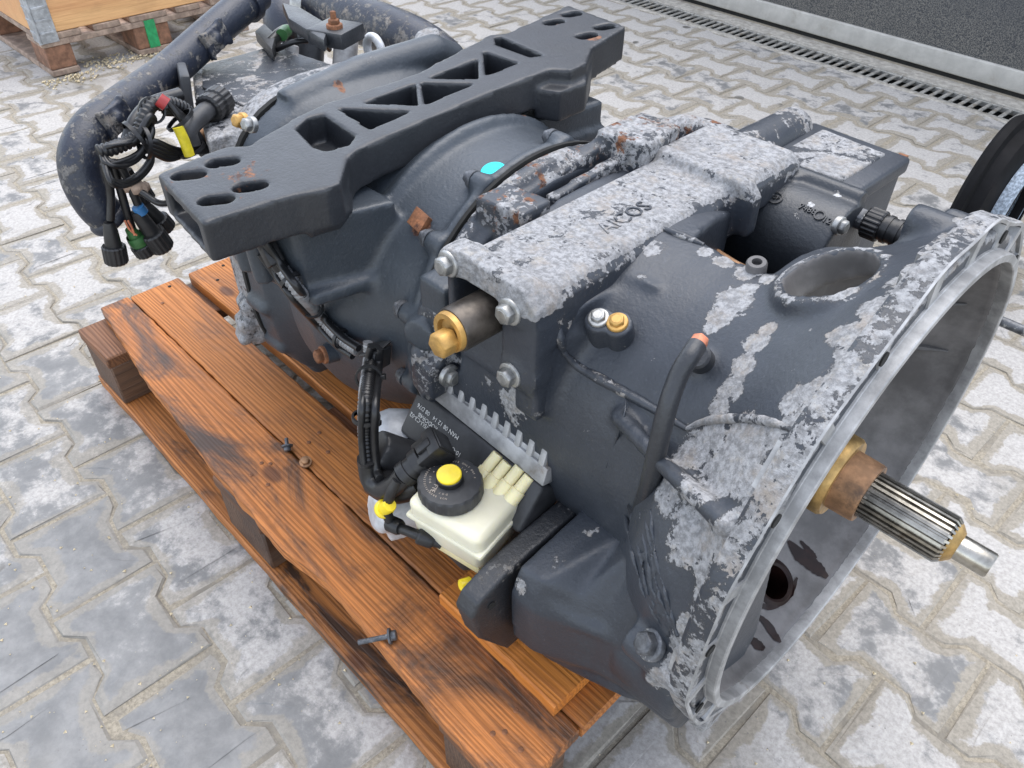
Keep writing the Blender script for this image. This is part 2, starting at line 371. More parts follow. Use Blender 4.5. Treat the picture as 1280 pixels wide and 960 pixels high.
# ================================================================ THE SETTING
G = -.46
def mat_paver():
    s = N('concrete_paver'); e = s.attr('edge')
    geo = s.n.new('ShaderNodeNewGeometry'); pos = geo.outputs['Position']
    rnd = s.oi.outputs['Random']
    big = s.noise(3.2, 5, .6, pos); mid = s.noise(15, 8, .70, pos, dist=.12); fin = s.noise(140, 5, .75, pos); pit = s.voro(95, 'F1', pos)
    # grey (towards -Y) to pale (towards +Y) across the field, with a noisy outline
    sx = s.n.new('ShaderNodeSeparateXYZ'); s.L(pos, sx.inputs[0])
    side = s.ramp(s.math('ADD', sx.outputs[1], s.math('MULTIPLY', big, .5)), -.45, .15)
    pale = s.mix(s.ramp(fin, .3, .7), (.30, .287, .27), (.45, .432, .41))
    grey_tone = s.mix(s.ramp(mid, .3, .7), (.135, .136, .135), (.235, .232, .225))
    tan = s.mix(s.ramp(fin, .3, .7), (.20, .18, .145), (.31, .28, .23))
    m = s.math('ADD', s.math('MULTIPLY', s.math('SUBTRACT', mid, .5), 2.4), s.math('MULTIPLY', s.math('SUBTRACT', rnd, .5), .5))
    cov = s.ramp(s.math('ADD', m, s.math('MULTIPLY', s.math('SUBTRACT', side, .3), .55)), -.05, .32)
    c = s.mix(cov, grey_tone, pale)
    # mortar smeared over the rims
    me_ = s.math('ADD', s.math('SUBTRACT', 1, e), s.math('MULTIPLY', s.math('SUBTRACT', s.noise(9, 7, .68, pos), .5), 2.6))
    c = s.mix(s.math('MULTIPLY', s.ramp(me_, .42, .62), s.fmix(side, .5, .92)), c, tan)
    c = s.mix(s.math('MULTIPLY', s.ramp(s.noise(2.1, 4, .6, pos), .55, .7), .5), c, (.21, .19, .155))
    c = s.mix(s.math('MULTIPLY', s.ramp(pit, .13, .07), s.ramp(s.noise(9, 3, .6, pos), .5, .62)), c, (.16, .15, .14))
    spots = s.ramp(s.voro(6.5, 'F1', pos), .13, .10)
    c = s.mix(s.math('MULTIPLY', spots, s.ramp(s.noise(2.7, 2, .5, pos), .56, .6)), c, (.10, .095, .085))
    h = s.math('ADD', s.math('MULTIPLY', mid, .7), s.math('MULTIPLY', fin, .45))
    return s.out(c, s.fmix(cov, .6, .85), 0., s.bump(h, .5, .0025))
def mat_sand():
    s = N('joint_sand'); geo = s.n.new('ShaderNodeNewGeometry'); pos = geo.outputs['Position']
    f = s.noise(190, 5, .75, pos); m = s.noise(12, 5, .6, pos)
    c = s.mix(s.ramp(f, .3, .7), (.19, .165, .125), (.36, .32, .25)); c = s.mix(s.ramp(m, .45, .7), c, (.18, .165, .14))
    return s.out(c, .92, 0., s.bump(f, .6, .002))
MAT['paver'] = mat_paver(); MAT['sand'] = mat_sand()
MAT['concrete'] = simple('drain_concrete', (.40, .375, .33), .85, 0, .3, 40, .5, (.24, .215, .175), (.52, .7))
MAT['iron'] = simple('galvanised_grate', (.36, .35, .32), .6, .3, .35, 40, .3, (.22, .19, .15), (.5, .65))
MAT['dark'] = simple('dark_void', (.012, .012, .011), .9)
MAT['white_sill'] = simple('pale_sill', (.43, .415, .38), .75, 0, .12, 18, .2, (.33, .31, .27), (.55, .75))
def mat_door():
    s = N('stucco_door_panel'); f = s.noise(230, 3, .7); m = s.noise(6, 5, .6)
    sp = s.ramp(s.voro(120), .28, .12)
    sx = s.n.new('ShaderNodeSeparateXYZ'); s.L(s.n.new('ShaderNodeNewGeometry').outputs['Position'], sx.inputs[0])
    dirt = s.math('MULTIPLY', s.ramp(s.math('ADD', sx.outputs[2], s.math('MULTIPLY', s.math('SUBTRACT', m, .5), .3)), .55, .05), s.ramp(f, .42, .6))
    c = s.mix(s.ramp(f, .2, .8), (.046, .049, .055), (.064, .067, .073)); c = s.mix(dirt, c, (.20, .19, .17)); c = s.mix(s.math('MULTIPLY', sp, .15), c, (.2, .2, .2))
    return s.out(c, .55, 0., s.bump(f, .6, .002))
MAT['door'] = mat_door()

ROT = math.radians(-2.0)                    # the paving and the gate are laid 2 degrees off the pallet
def g2w(u, v): return (.0885+u*math.cos(ROT)-v*math.sin(ROT), .083+u*math.sin(ROT)+v*math.cos(ROT))
def w2g(x, y):
    x -= .0885; y -= .083; return (x*math.cos(ROT)+y*math.sin(ROT), -x*math.sin(ROT)+y*math.cos(ROT))
RD = math.radians(-2.8)
def dpt(s_, t, z): return (-.493+s_*math.cos(RD)-t*math.sin(RD), 2.41+s_*math.sin(RD)+t*math.cos(RD), z)
gb = B()
for t0, t1 in ((-42, -.030), (.134, 40)): gb.add([dpt(-40, t0, G-.0035), dpt(40, t0, G-.0035), dpt(40, t1, G-.0035), dpt(-40, t1, G-.0035)], [(0, 1, 2, 3)])
ground = tag(link('ground', mesh_of(gb), MAT['sand'], loc=(0, 0, ZA+G-.0035)), kind='structure')

# one double-T paver: 200 x 165/115 mm, pitch 200 x 140 mm
def tee(off):
    h1, h2, L = .0810-off, .0560-off, .098-off
    half = [(-L, h1), (-.0625, h1), (-.0385, h2), (.0385, h2), (.0625, h1), (L, h1)]
    return half+[(u, -h) for u, h in half[::-1]]
NPV = 6
def paver_mesh(k):
    r = np.random.default_rng(100+k); me = bpy.data.meshes.new('paver')
    rings = [(0, -.06), (.0005, -.0040), (.005, -.0012), (.034, .0004)]
    v = []; f = []; at = [0, 0, .12, 1]
    for i, (o, z) in enumerate(rings):
        for (u, w_) in tee(o):
            j = .0012 if i < 3 else .004
            v.append((u+r.normal()*j, w_+r.normal()*j, z+(r.normal()*.0006 if i else 0)))
    n = 12
    for i in range(3):
        for j in range(n): f.append((i*n+j, (i*n+(j+1) % n), ((i+1)*n+(j+1) % n), ((i+1)*n+j)))
    a = 3*n; f += [(a, a+1, a+2, a+9, a+10, a+11), (a+2, a+3, a+8, a+9), (a+3, a+4, a+5, a+6, a+7, a+8)]
    me.from_pydata(v, [], [q[::-1] for q in f]); bm = bmesh.new(); bm.from_mesh(me); bmesh.ops.recalc_face_normals(bm, faces=bm.faces); bm.to_mesh(me); bm.free()
    at_ = me.attributes.new('edge', 'FLOAT', 'POINT'); at_.data.foreach_set('value', np.array([at[i//n] for i in range(4*n)], np.float32))
    me.materials.append(MAT['paver']); return me
pmesh = [paver_mesh(k) for k in range(NPV)]
pave = bpy.data.objects.new('pavement', None); COL.objects.link(pave); pave.location = (0, 0, ZA+G); tag(pave, kind='structure')
cells = []
for j in range(-18, 30):
    for i in range(-44, 16):
        u = i*.2+(.1 if j % 2 else 0)+.1; v_ = j*.14
        x, y = g2w(u, v_)
        if y > 2.36-.0485*(x+.493): continue
        if (RW.T @ (np.array((x, y, G))-CAM))[2] < .2: continue
        q = proj((x, y, G)); 
        if -1100 < q[0] < 2200 and -400 < q[1] < 1900: cells.append((np.hypot(x-CAM[0], y-CAM[1])+(0 if -60 < q[0] < 1340 and -40 < q[1] < 1010 else 50), x, y, q))
cells.sort(key=lambda c: c[0])
rest = []
# pavers buried under the gearbox and pallet are not seen: they join the rest
def hidden(x, y): return -1.15 < x < -.2 and -.22 < y < .30
seen = [c for c in cells if not hidden(c[1], c[2])]; unseen = [c for c in cells if hidden(c[1], c[2])]
for k, (d, x, y, q) in enumerate(seen[:300]):
    o = bpy.data.objects.new('paver', pmesh[k % NPV]); COL.objects.link(o); o.parent = pave
    o.location = (x, y, rng.normal()*.0012); o.rotation_euler = (rng.normal()*.004, rng.normal()*.004, ROT+(PI if k % 4 > 1 else 0)+rng.normal()*.004)
rb = B(); ra = []
for d, x, y, q in seen[300:]+unseen:
    t = pmesh[int(rng.integers(NPV))]; co = [v.co for v in t.vertices]; dz = rng.normal()*.0012
    rb.add([(x+p.x*math.cos(ROT)-p.y*math.sin(ROT), y+p.x*math.sin(ROT)+p.y*math.cos(ROT), p.z+G+dz) for p in co], [tuple(p.vertices) for p in t.polygons])
    ra += [a.value for a in t.attributes['edge'].data]
if rb.v:
    ro = link('distant_pavers', mesh_of(rb), MAT['paver'], pave, smooth=False)
    a = ro.data.attributes.new('edge', 'FLOAT', 'POINT'); a.data.foreach_set('value', np.array(ra, np.float32)); tag(ro, kind='stuff')
print('pavers', len(seen), len(unseen))

# drain channel, sill and the industrial gate along the far side
RD = math.radians(-2.8)
def dpt(s_, t, z): return (-.493+s_*math.cos(RD)-t*math.sin(RD), 2.41+s_*math.sin(RD)+t*math.cos(RD), z)
def dbox(b, s0, s1, t0, t1, z0, z1): b.loft([[dpt(s0, t0, z), dpt(s1, t0, z), dpt(s1, t1, z), dpt(s0, t1, z)] for z in (z0, z1)])
b = B(); dbox(b, -4, 1.5, -.036, -.012, G-.2, G+.002); dbox(b, -4, 1.5, .118, .14, G-.2, G+.002); dbox(b, -4, 1.5, -.012, .118, G-.3, G-.19)
drain = thing('drain_channel', dpt(-1.2, .05, G), 'long concrete drain channel with slotted grate in front of the dark gate', 'drain')
part('channel', bevelled(b, .003), MAT['concrete'], drain)
b = B(); dbox(b, -3.9, 1.4, -.0112, -.0102, G-.185, G-.021); dbox(b, -3.9, 1.4, .1162, .1172, G-.185, G-.021); dbox(b, -3.9, 1.4, -.0112, .1172, G-.189, G-.186); part('shade_lining', b, MAT['dark'], drain)  # near-black lining: shade inside the channel put into the colour, so slots read dark
s0 = -3.99; seg = .5; first = None
while s0 < 1.4:
    if first is None:
        b = B(); dbox(b, s0, s0+seg-.004, -.011, .004, G-.02, G); dbox(b, s0, s0+seg-.004, .102, .117, G-.02, G)
        nb = 14
        for k in range(nb):
            a = s0+.006+k*seg/nb; dbox(b, a, a+.0145, .0042, .1018, G-.0075, G-.001+.0006*(k % 3))
        first = part('grate', bevelled(b, .002, 1), MAT['iron'], drain); o = first
    else:
        o = first.copy(); COL.objects.link(o); o.parent = drain
        o.location = first.location+Vector((math.cos(RD)*(s0+3.99), math.sin(RD)*(s0+3.99), 0))
    s0 += seg
b = B(); dbox(b, -4, 1.6, .141, .215, G-.1, G-.001)
tag(link('threshold_strip', bevelled(b, .003), MAT['concrete']), kind='structure')
gate = thing('industrial_gate', dpt(-1.2, .25, G), 'dark grey speckled gate panel with a pale bottom rail beyond the drain', 'gate')
b = B(); dbox(b, -4, 1.6, .235, .275, G+.012, G+.085); part('bottom_rail', bevelled(b, .006, 3), MAT['white_sill'], gate)
b = B(); dbox(b, -4, 1.6, .243, .27, G-.01, G+.0125); part('rail_gap_shade', b, MAT['dark'], gate)  # near-black strip added as painted shade in the gap under the rail
b = B(); dbox(b, -4, 1.6, .247, .285, G+.084, G+.60); part('panel', bevelled(b, .004), MAT['door'], gate)
b = B(); dbox(b, -4, 1.6, .247, .285, G+.604, G+2.2); part('panel', bevelled(b, .004), MAT['door'], gate)

# ---------------------------------------------------------------- crate on its own pallet, top left
CX, CY = -3.10, .20
def plank_box(parent, name, lo, hi, mat, jit=.0):
    b = B().box(lo, hi); return part(name, bevelled(b, .003, 1), MAT[mat], parent)
ep = thing('pallet', (CX-.6, CY+.4, G), 'weathered flat pallet under the plywood crate with a green stripe', 'pallet')
blks = []
for yi, (y0, y1) in enumerate(((0, .1), (.3275, .4725), (.7, .8))):
    for xi, (x0, x1) in enumerate(((-.145, 0), (-.6725, -.5275), (-1.2, -1.055))):
        blks.append(plank_box(ep, 'block', (CX+x0+.003, CY+y0+.003, G+.022), (CX+x1-.004, CY+y1-.004, G+.10), 'wood_brown'))
    plank_box(ep, 'bottom_board', (CX-1.2, CY+y0, G), (CX, CY+y1, G+.0215), 'wood_old')
for x0, x1 in ((-.145, 0), (-.6725, -.5275), (-1.2, -1.055)):
    plank_box(ep, 'stringer_board', (CX+x0, CY-.002, G+.1005), (CX+x1, CY+.802, G+.122), 'wood_old')
for y0, y1 in ((0, .145), (.19, .29), (.3275, .4725), (.51, .61), (.655, .80)):
    plank_box(ep, 'deck_board', (CX-1.2, CY+y0, G+.1225), (CX+.001, CY+y1, G+.144), 'wood_old')
b = B().box((CX-.0035, CY+.375, G+.0225), (CX+.0025, CY+.415, G+.121)); part('green_mark', b, MAT['greenp'], ep)
MAT['ply'] = wood('pale_plywood', light=(.68, .36, .16), dark=(.46, .22, .09), grey=.08, axis=1)
cr = thing('crate', (CX-.6, CY+.4, G+.145), 'pale plywood crate with galvanised corner hinge standing on a pallet', 'crate')
for k in range(2):
    z0 = G+.1455+k*.20
    plank_box(cr, 'side_board', (CX-.022, CY+.001, z0), (CX-.001, CY+.80, z0+.198), 'ply')
    plank_box(cr, 'side_board', (CX-1.2, CY+.001, z0), (CX-1.178, CY+.80, z0+.198), 'ply')
    plank_box(cr, 'end_board', (CX-1.177, CY, z0), (CX-.023, CY+.021, z0+.198), 'ply')
    plank_box(cr, 'end_board', (CX-1.177, CY+.779, z0), (CX-.023, CY+.80, z0+.198), 'ply')
    b = B().box((CX-.0005, CY+.002, z0-.03), (CX+.0035, CY+.062, z0+.196)); b.box((CX-.062, CY-.0035, z0-.03), (CX-.002, CY+.0005, z0+.196))
    b.lathe([(-.03, .006), (.196, .006)], (CX+.002, CY-.002, z0), (0, 0, 1), 12)
    for q in range(5):
        zz = z0+.0+q*.042; b.box((CX+.0030, CY+.004, zz), (CX+.0065, CY+.058, zz+.008)); b.box((CX-.058, CY-.0065, zz), (CX-.004, CY-.0030, zz+.008))
    for q in range(3): b.lathe([(0, .004), (.003, .003)], (CX+.003, CY+.045, z0+.02+q*.07), (1, 0, 0), 10)
    part('corner_hinge', bevelled(b, .001, 1), MAT['galv'], cr)
# sawdust along the pallet foot
b = B()
for k in range(520):
    y = CY-.05+rng.random()*.75; x = CX+.02+abs(rng.normal())*.035*(1.2 if y < CY+.2 else 1) - (.12 if y > CY+.12 else 0)*rng.random()
    s_ = .002+rng.random()*.006; a = rng.random()*PI; z = G+.001+rng.random()*.006
    b.add([(x+s_*math.cos(a+q*2.1), y+s_*math.sin(a+q*2.1), z+(.003 if q == 0 else 0)) for q in range(3)]+[(x, y, z-.006)], [(0, 1, 2), (0, 1, 3), (1, 2, 3), (2, 0, 3)])
tag(link('sawdust', mesh_of(b), MAT['dust'], smooth=False), 'pale sawdust spilled along the foot of the crate pallet', 'sawdust', kind='stuff')
# crumbs of mortar and grit on the paving
b = B()
for k in range(2600):
    x = -2.6+3.1*rng.random(); y = -.95+2.6*rng.random()*rng.random(); s_ = .0008+.0028*rng.random()**3; z = G+.0005
    v = [(x+s_*rng.normal()*.6, y+s_*rng.normal()*.6, z+q) for q in (0, 0, 0)]+[(x, y, z+s_)]
    v = [(x+s_*math.cos(q*2.1+k), y+s_*math.sin(q*2.1+k), z) for q in range(3)]+[(x, y, z+s_*.9)]
    b.add(v, [(0, 1, 3), (1, 2, 3), (2, 0, 3), (0, 2, 1)])
tag(link('grit', mesh_of(b), MAT['dust'], smooth=False), 'fine pale grit and wood crumbs strewn over the grey paving', 'grit', kind='stuff')

# ---------------------------------------------------------------- the wooden pallet under the gearbox
pal = thing('wooden_pallet', (-.72, .05, G), 'wet orange brown wooden pallet carrying the gearbox', 'pallet')
ZT = -.29
def board(name, edgeL, edgeR, z0, z1, mat, parent=pal, jag=.0015, n=40, seed=0, wv=.0, bow=0.):
    """a plank along X; edgeL/edgeR give y along x as (x,y) lists; sawn ends and slightly torn arrises"""
    r = np.random.default_rng(seed)
    x0 = edgeL[0][0]; x1 = edgeL[-1][0]
    rings = []
    nx = np.cumsum(r.normal(size=n+1))*.12; nx2 = r.normal(size=n+1)
    for i in range(n+1):
        x = x0+(x1-x0)*i/n
        yl = np.interp(x, [p[0] for p in edgeL], [p[1] for p in edgeL])+jag*(nx2[i]); yr = np.interp(x, [p[0] for p in edgeR], [p[1] for p in edgeR])+jag*r.normal()*.7
        e = .002+abs(r.normal())*jag*.6; zt = z1+.0012*math.sin(i*.5+seed)*wv+r.normal()*.0002
        rings.append([(x, yl, z0), (x, yl-.0005, zt-e), (x, yl+e, zt), (x, (yl+yr)/2, zt+bow), (x, yr-e, zt), (x, yr+.0005, zt-e), (x, yr, z0)])
    b = B().loft(rings); return part(name, b, MAT[mat], parent, flat_angle=18)
eL = [(-1.315, -.332), (-1.2, -.345), (-1.05, -.363), (-.92, -.370), (-.80, -.381), (-.66, -.385), (-.58, -.388), (-.55, -.383), (-.50, -.375), (-.46, -.374), (-.40, -.378), (-.26, -.386), (-.122, -.392)]
bd1 = board('deck_board', eL, [(-1.315, -.2775), (-.122, -.2795)], ZT-.025, ZT, 'wood_top', jag=.0007, n=80, seed=1)
tag(bd1, 'front deck board with a torn, wavy outer edge')
board('deck_board', [(-1.312, -.2735), (-.120, -.2760)], [(-1.312, -.1735), (-.120, -.187)], ZT-.025, ZT-.0005, 'wood_mid', jag=.0007, n=70, seed=2)
for k, (ya, yb) in enumerate(((-.153, -.050), (-.028, .075), (.10, .20), (.225, .325), (.35, .46))):
    board('deck_board', [(-1.31, ya), (-.12, ya-.004)], [(-1.31, yb), (-.12, yb-.004)], ZT-.025, ZT-.0005*k, 'wood_mid', jag=.0006, n=40, seed=3+k)
for xa, xb in ((-1.318, -1.19), (-.80, -.66), (-.255, -.128)):
    b = B().box((xa, -.385, ZT-.050), (xb, .46, ZT-.0255)); part('stringer_board', bevelled(b, .003, 1), MAT['wood_dark'], pal)
    for ya, yb in ((-.383, -.285), (-.01, .09), (.36, .455)):
        b = B().box((xa+.004, ya+.001, ZT-.142), (xb-.004, yb, ZT-.0505)); part('block', bevelled(b, .003, 1), MAT['wood_block'], pal)
for k, (ya, yb) in enumerate(((-.384, -.284), (-.01, .09), (.355, .457))):
    board('bottom_board', [(-1.318, ya), (-.125, ya-.006)], [(-1.318, yb), (-.125, yb-.006)], G+.001, G+.0275, 'wood_dark' if k else 'wood_bottom', jag=.0005, n=30, seed=20+k)
# nail heads sunk in the boards (two of them leave square black holes)
def nail(px, py, mat='rust', r=.0035):
    p = U(px, py, 'z', ZT); key = ('nail', mat, r)
    if key not in MESH:
        b = B().lathe([(-.004, r), (.0006, r), (.0010, r*.7)], (0, 0, -ZA), (0, 0, 1), 10); MESH[key] = mesh_of(b); MESH[key].materials.append(MAT[mat])
    o = bpy.data.objects.new('nail', MESH[key]); COL.objects.link(o); o.parent = pal
    o.location = Vector((p[0], p[1], ZT+ZA))-pal.location
for px, py in ((203, 379), (212, 358), (279, 332), (272, 350), (314, 594), (327, 579), (335, 606), (338, 580), (645, 888), (616, 917), (631, 915), (651, 937), (751, 843), (399, 541), (410, 565), (386, 553)):
    nail(px, py, 'dark' if py < 370 else 'rust')
pl = thing('wood_plank', (-.25, -.24, ZT), 'short orange plank lying on the pallet boards under the clutch servo', 'plank')
board('plank_body', [(-.36, -.288), (-.152, -.290)], [(-.36, -.197), (-.152, -.199)], ZT+.0012, ZT+.0232, 'wood_new', parent=pl, jag=.0005, n=16, seed=40)

# ================================================================ THE GEARBOX
gx = thing('gearbox', (-.45, 0, -.27), 'grey truck gearbox with bell housing, flaking paint and black wiring resting on a wooden pallet', 'gearbox')

def ring_x(x, r, n=72, sq=2.0, yc=0., zc=0., ry=None):
    """superellipse section at x"""
    out = []; ry = ry or r
    for k in range(n):
        a = 2*PI*k/n; c, s_ = math.cos(a), math.sin(a)
        q = (abs(c)**sq+abs(s_)**sq)**(-1/sq); out.append((x, yc+ry*q*s_, zc+r*q*c))
    return out
def cylx(x, r, ang):                         # point on a cylinder about the shaft, ang from +Z towards -Y
    return np.array((x, -r*math.sin(ang), r*math.cos(ang)))

# ---- bell housing with the front half of the case: one casting
BELL = [(-.470, .203, 2.2), (-.455, .203, 2.2), (-.440, .196, 2.3), (-.36, .194, 2.35), (-.28, .195, 2.3), (-.235, .196, 2.15), (-.195, .200, 2.05), (-.155, .208, 2), (-.115, .222, 2), (-.085, .240, 2), (-.060, .260, 2), (-.040, .276, 2), (-.028, .281, 2), (-.012, .282, 2)]
def onbell(px, py, off=0.):
    d = ray(px, py); X = [q[0] for q in BELL]; Rr = [q[1] for q in BELL]
    for t in np.arange(.4, 2.2, .001):
        p = CAM+d*t
        if -.46 < p[0] < -.012 and math.hypot(p[1], p[2]) < np.interp(p[0], X, Rr)+off: return p
    return CAM+d*1.2
b = B().loft([ring_x(x, r, sq=q) for x, r, q in BELL])
# bulge low on the near side and the lug row behind the flange
b.loft([ring_x(x, r, 40, 2.0, yc, zc) for x, r, yc, zc in ((-.158, .075, -.105, .01), (-.140, .115, -.108, .008), (-.115, .140, -.112, .004), (-.08, .158, -.112, -.0), (-.03, .176, -.105, -.0))])
for px, py, r in ((1098, 395, .022), (1002, 572, .013), (1190, 296, .018), (1236, 292, .020), (905, 735, .017)):
    q = U(px, py, 'x', -.045); q = q*min(1., .272/math.hypot(q[1], q[2])); q[0] = -.045
    b.lathe([(-.04 if r > .015 else -.02, r), (.032, r)], q, (1, 0, 0), 18)
for a in (100, 128, 155, 205, 235, 262, 290, 318):
    b.lathe([(-.035, .02), (.036, .02)], cylx(-.05, .276, math.radians(a)), (1, 0, 0), 16)
# ribs: long crease along the case, cross ribs, seam
cr_ = lambda px, py, r=.2: None
# shallow platform that carries the shift cover and the slope up to it
b.loft([[(-.425, -.200+.02*k, z0), (-.274, -.200+.02*k, z0), (x1-.01, -.150+.03*k, z0), (x1, -.125+.03*k, z0), (x1, .06, z0), (-.30, .095, z0), (-.345, .11, z0), (-.345, .235, z0), (-.425, .235, z0)] for k, (x1, z0) in enumerate(((-.232, .06), (-.236, .145), (-.258, .172)))])
b.box((-.308, -.205, .05), (-.274, -.165, .165))
# boss of the two plugs, small cast tags
for px, py in ((793, 350), (812, 359)):
    p = onbell(px, py); b.obox(p, (.010, 0, 0), (0, .0055, 0), (0, 0, .008))
# inspection hole boss
ih = onbell(1040, 352); ihn = np.array((-.50, ih[1]/.23, ih[2]/.23)); ihn /= np.linalg.norm(ihn); ih = ih+ihn*.004
b.lathe([(-.05, .058), (.002, .051), (.006, .046)], ih, ihn, 40)
# gusset ribs under the flange at the left, and boss of the vent pipe
p = onbell(874, 452); b.lathe([(-.03, .011), (.009, .011)], p, (0, -.7, .8), 18)

for a0, x0 in ((62, -.2), (118, -.2)):
    a = math.radians(a0); b.tube([cylx(x0, .205, a), cylx(-.12, .245, a), cylx(-.035, .282, a)], .009, 8)
# bevelled foot bosses low near the flange
b.loft([ring_x(x, .030, 20, 2.6, -.175, -.235) for x in (-.07, -.012)])
# interior: dished cone with a back wall
IN = [(.02, .2565), (-.002, .2565), (-.022, .2555), (-.05, .243), (-.09, .218), (-.125, .192), (-.138, .178), (-.1405, .10), (-.1405, .0)]
cut_in = B().loft([ring_x(x, max(r, .0004), 96) for x, r in IN])
cut_ih = B().lathe([(-.09, .034), (-.01, .038), (.05, .043)], ih, ihn, 40)
def inbell(px, py):
    d = ray(px, py)
    for t in np.arange(.5, 1.7, .0008):
        p = CAM+d*t; r = math.hypot(p[1], p[2])
        if p[0] < -.1385: return p, np.array((1., 0, 0))
        if p[0] < -.004 and p[1] > -.1 and r > np.interp(p[0], [-.138, -.125, -.09, -.05, -.022, 0], [.178, .192, .218, .243, .2555, .2565]): return p, np.array((.55, -.83*p[1]/r, -.83*p[2]/r))
    return CAM+d, np.array((1., 0, 0))
lev, lev_ax = inbell(966, 728)
cut_lv = B().lathe([(-.09, .027), (.04, .027)], lev, lev_ax, 32)
e1, e2 = onbell(872, 300), onbell(962, 345)
cut_far = B().loft([[(e1[0]-.005, e1[1]+.004, z), (e2[0], e2[1]+.004, z), (e2[0]+.012, .30, z), (-.345, .30, z), (-.345, .118, z), (-.272, .100, z)] for z in (.055, .3)])
cut_pk = B().box((-.437, -.098, .125), (-.409, .064, .3)); cut_pk2 = B().box((-.438, -.26, .02), (-.414, -.122, .3))
me = cast(b, .0042, 3, (cut_far, cut_pk, cut_pk2, cut_in, cut_ih, cut_lv))
bell = link('bell_housing', me, [MAT['paint'], MAT['alu_in']], gx)
me = bell.data; wp = wpos(bell)
mi = []
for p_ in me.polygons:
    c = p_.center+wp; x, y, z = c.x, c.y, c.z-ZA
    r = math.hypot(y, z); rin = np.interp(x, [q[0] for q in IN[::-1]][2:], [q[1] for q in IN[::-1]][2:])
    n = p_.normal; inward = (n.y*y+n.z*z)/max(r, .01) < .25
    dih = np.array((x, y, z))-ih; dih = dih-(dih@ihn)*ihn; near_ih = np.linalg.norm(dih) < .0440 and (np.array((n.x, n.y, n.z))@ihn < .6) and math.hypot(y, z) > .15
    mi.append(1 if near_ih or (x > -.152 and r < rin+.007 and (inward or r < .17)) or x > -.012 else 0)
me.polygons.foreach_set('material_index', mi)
PB = []                                       # where the paint has come off: (pixel, plane height or radius, spread)
def spot(px, py, ax, v, r, s_=1.): PB.append((U(px, py, ax, v), r, s_))
def spots(lst, st):
    for px, py, r in lst: PB.append((onbell(px, py), r, st))
spots(((918, 378, .024), (900, 398, .016), (938, 362, .012), (890, 410, .010)), .86)
spots(((945, 430, .016), (930, 455, .018), (915, 485, .018), (900, 508, .014), (962, 412, .010)), .84)
spots(((1000, 492, .016), (1055, 420, .020), (985, 505, .012), (1020, 480, .010)), .82)
spots(((870, 560, .030), (900, 600, .040), (875, 650, .036), (930, 565, .038), (950, 610, .03), (862, 685, .026), (975, 545, .022), (850, 620, .030), (900, 690, .032), (890, 545, .02)), .80)
spots(((900, 735, .020), (858, 790, .016), (845, 815, .016), (880, 720, .02)), .66)
spots(((1100, 385, .022), (1120, 352, .014), (1140, 335, .012), (1170, 325, .012), (1050, 330, .01)), .74)
spots(((905, 328, .014), (935, 340, .016), (880, 315, .012), (960, 350, .012)), .78)
spots(((800, 355, .012),), .8)
for px, py, r in ((650, 500, .04), (620, 480, .02)): spot(px, py, 'y', -.185, r, .55)
for px, py, r in ((812, 312, .022), (775, 330, .012), (735, 345, .012), (640, 500, .03)): PB.append((onbell(px, py), r, .62))
paint_attr(bell, 'peel', PB)
peel0 = lambda co: None
a = bell.data.attributes['peel']; v = np.empty(len(me.vertices), np.float32); a.data.foreach_get('value', v)
co = np.empty(len(me.vertices)*3); me.vertices.foreach_get('co', co); co = co.reshape(-1, 3)+np.array(wp); co[:, 2] -= ZA
rr = np.hypot(co[:, 1], co[:, 2]); dd = co-ih; dh = np.linalg.norm(dd-np.outer(dd@ihn, ihn), axis=1); v = np.maximum(v, .62*np.exp(-((dh-.045)/.006)**2)*(np.abs(dd@ihn) < .03))
fl = np.clip((rr-.268)/.012, 0, 1)*np.clip((co[:, 0]+.06)/.02, 0, 1)*.85
a.data.foreach_set('value', np.maximum(v, fl).astype(np.float32))
def cast_rib(pix, r, peel=.25, sink=.3):
    P = [hit(*p, bell) for p in pix]; P = [p-ray(*q)*r*(1-2*sink)*.6 for p, q in zip(P, pix) if p is not None]
    S_ = spline(P, 8); rs = np.random.default_rng(len(pix)); R_ = [r*(.5+.5*min(1, 3*min(i, len(S_)-1-i)/len(S_)))*(1+.06*rs.normal()) for i in range(len(S_))]
    o = part('cast_rib', B().tube(S_, R_, 12), MAT['paint'], bell, flat_angle=80); paint_fn(o, 'peel', lambda co: peel+0*co[:, 0])
cast_rib([(704, 440), (722, 458), (750, 474), (783, 492), (820, 513), (858, 536)], .0050, .30)
cast_rib([(858, 536), (885, 526), (930, 523), (965, 528), (990, 538)], .0042, .62)
cast_rib([(824, 284), (850, 294), (880, 306), (910, 322), (940, 336)], .0042, .5)
cast_rib([(783, 495), (780, 520), (770, 550), (757, 585)], .0013, .2)
cast_rib([(704, 440), (700, 425), (698, 400)], .0045, .3)
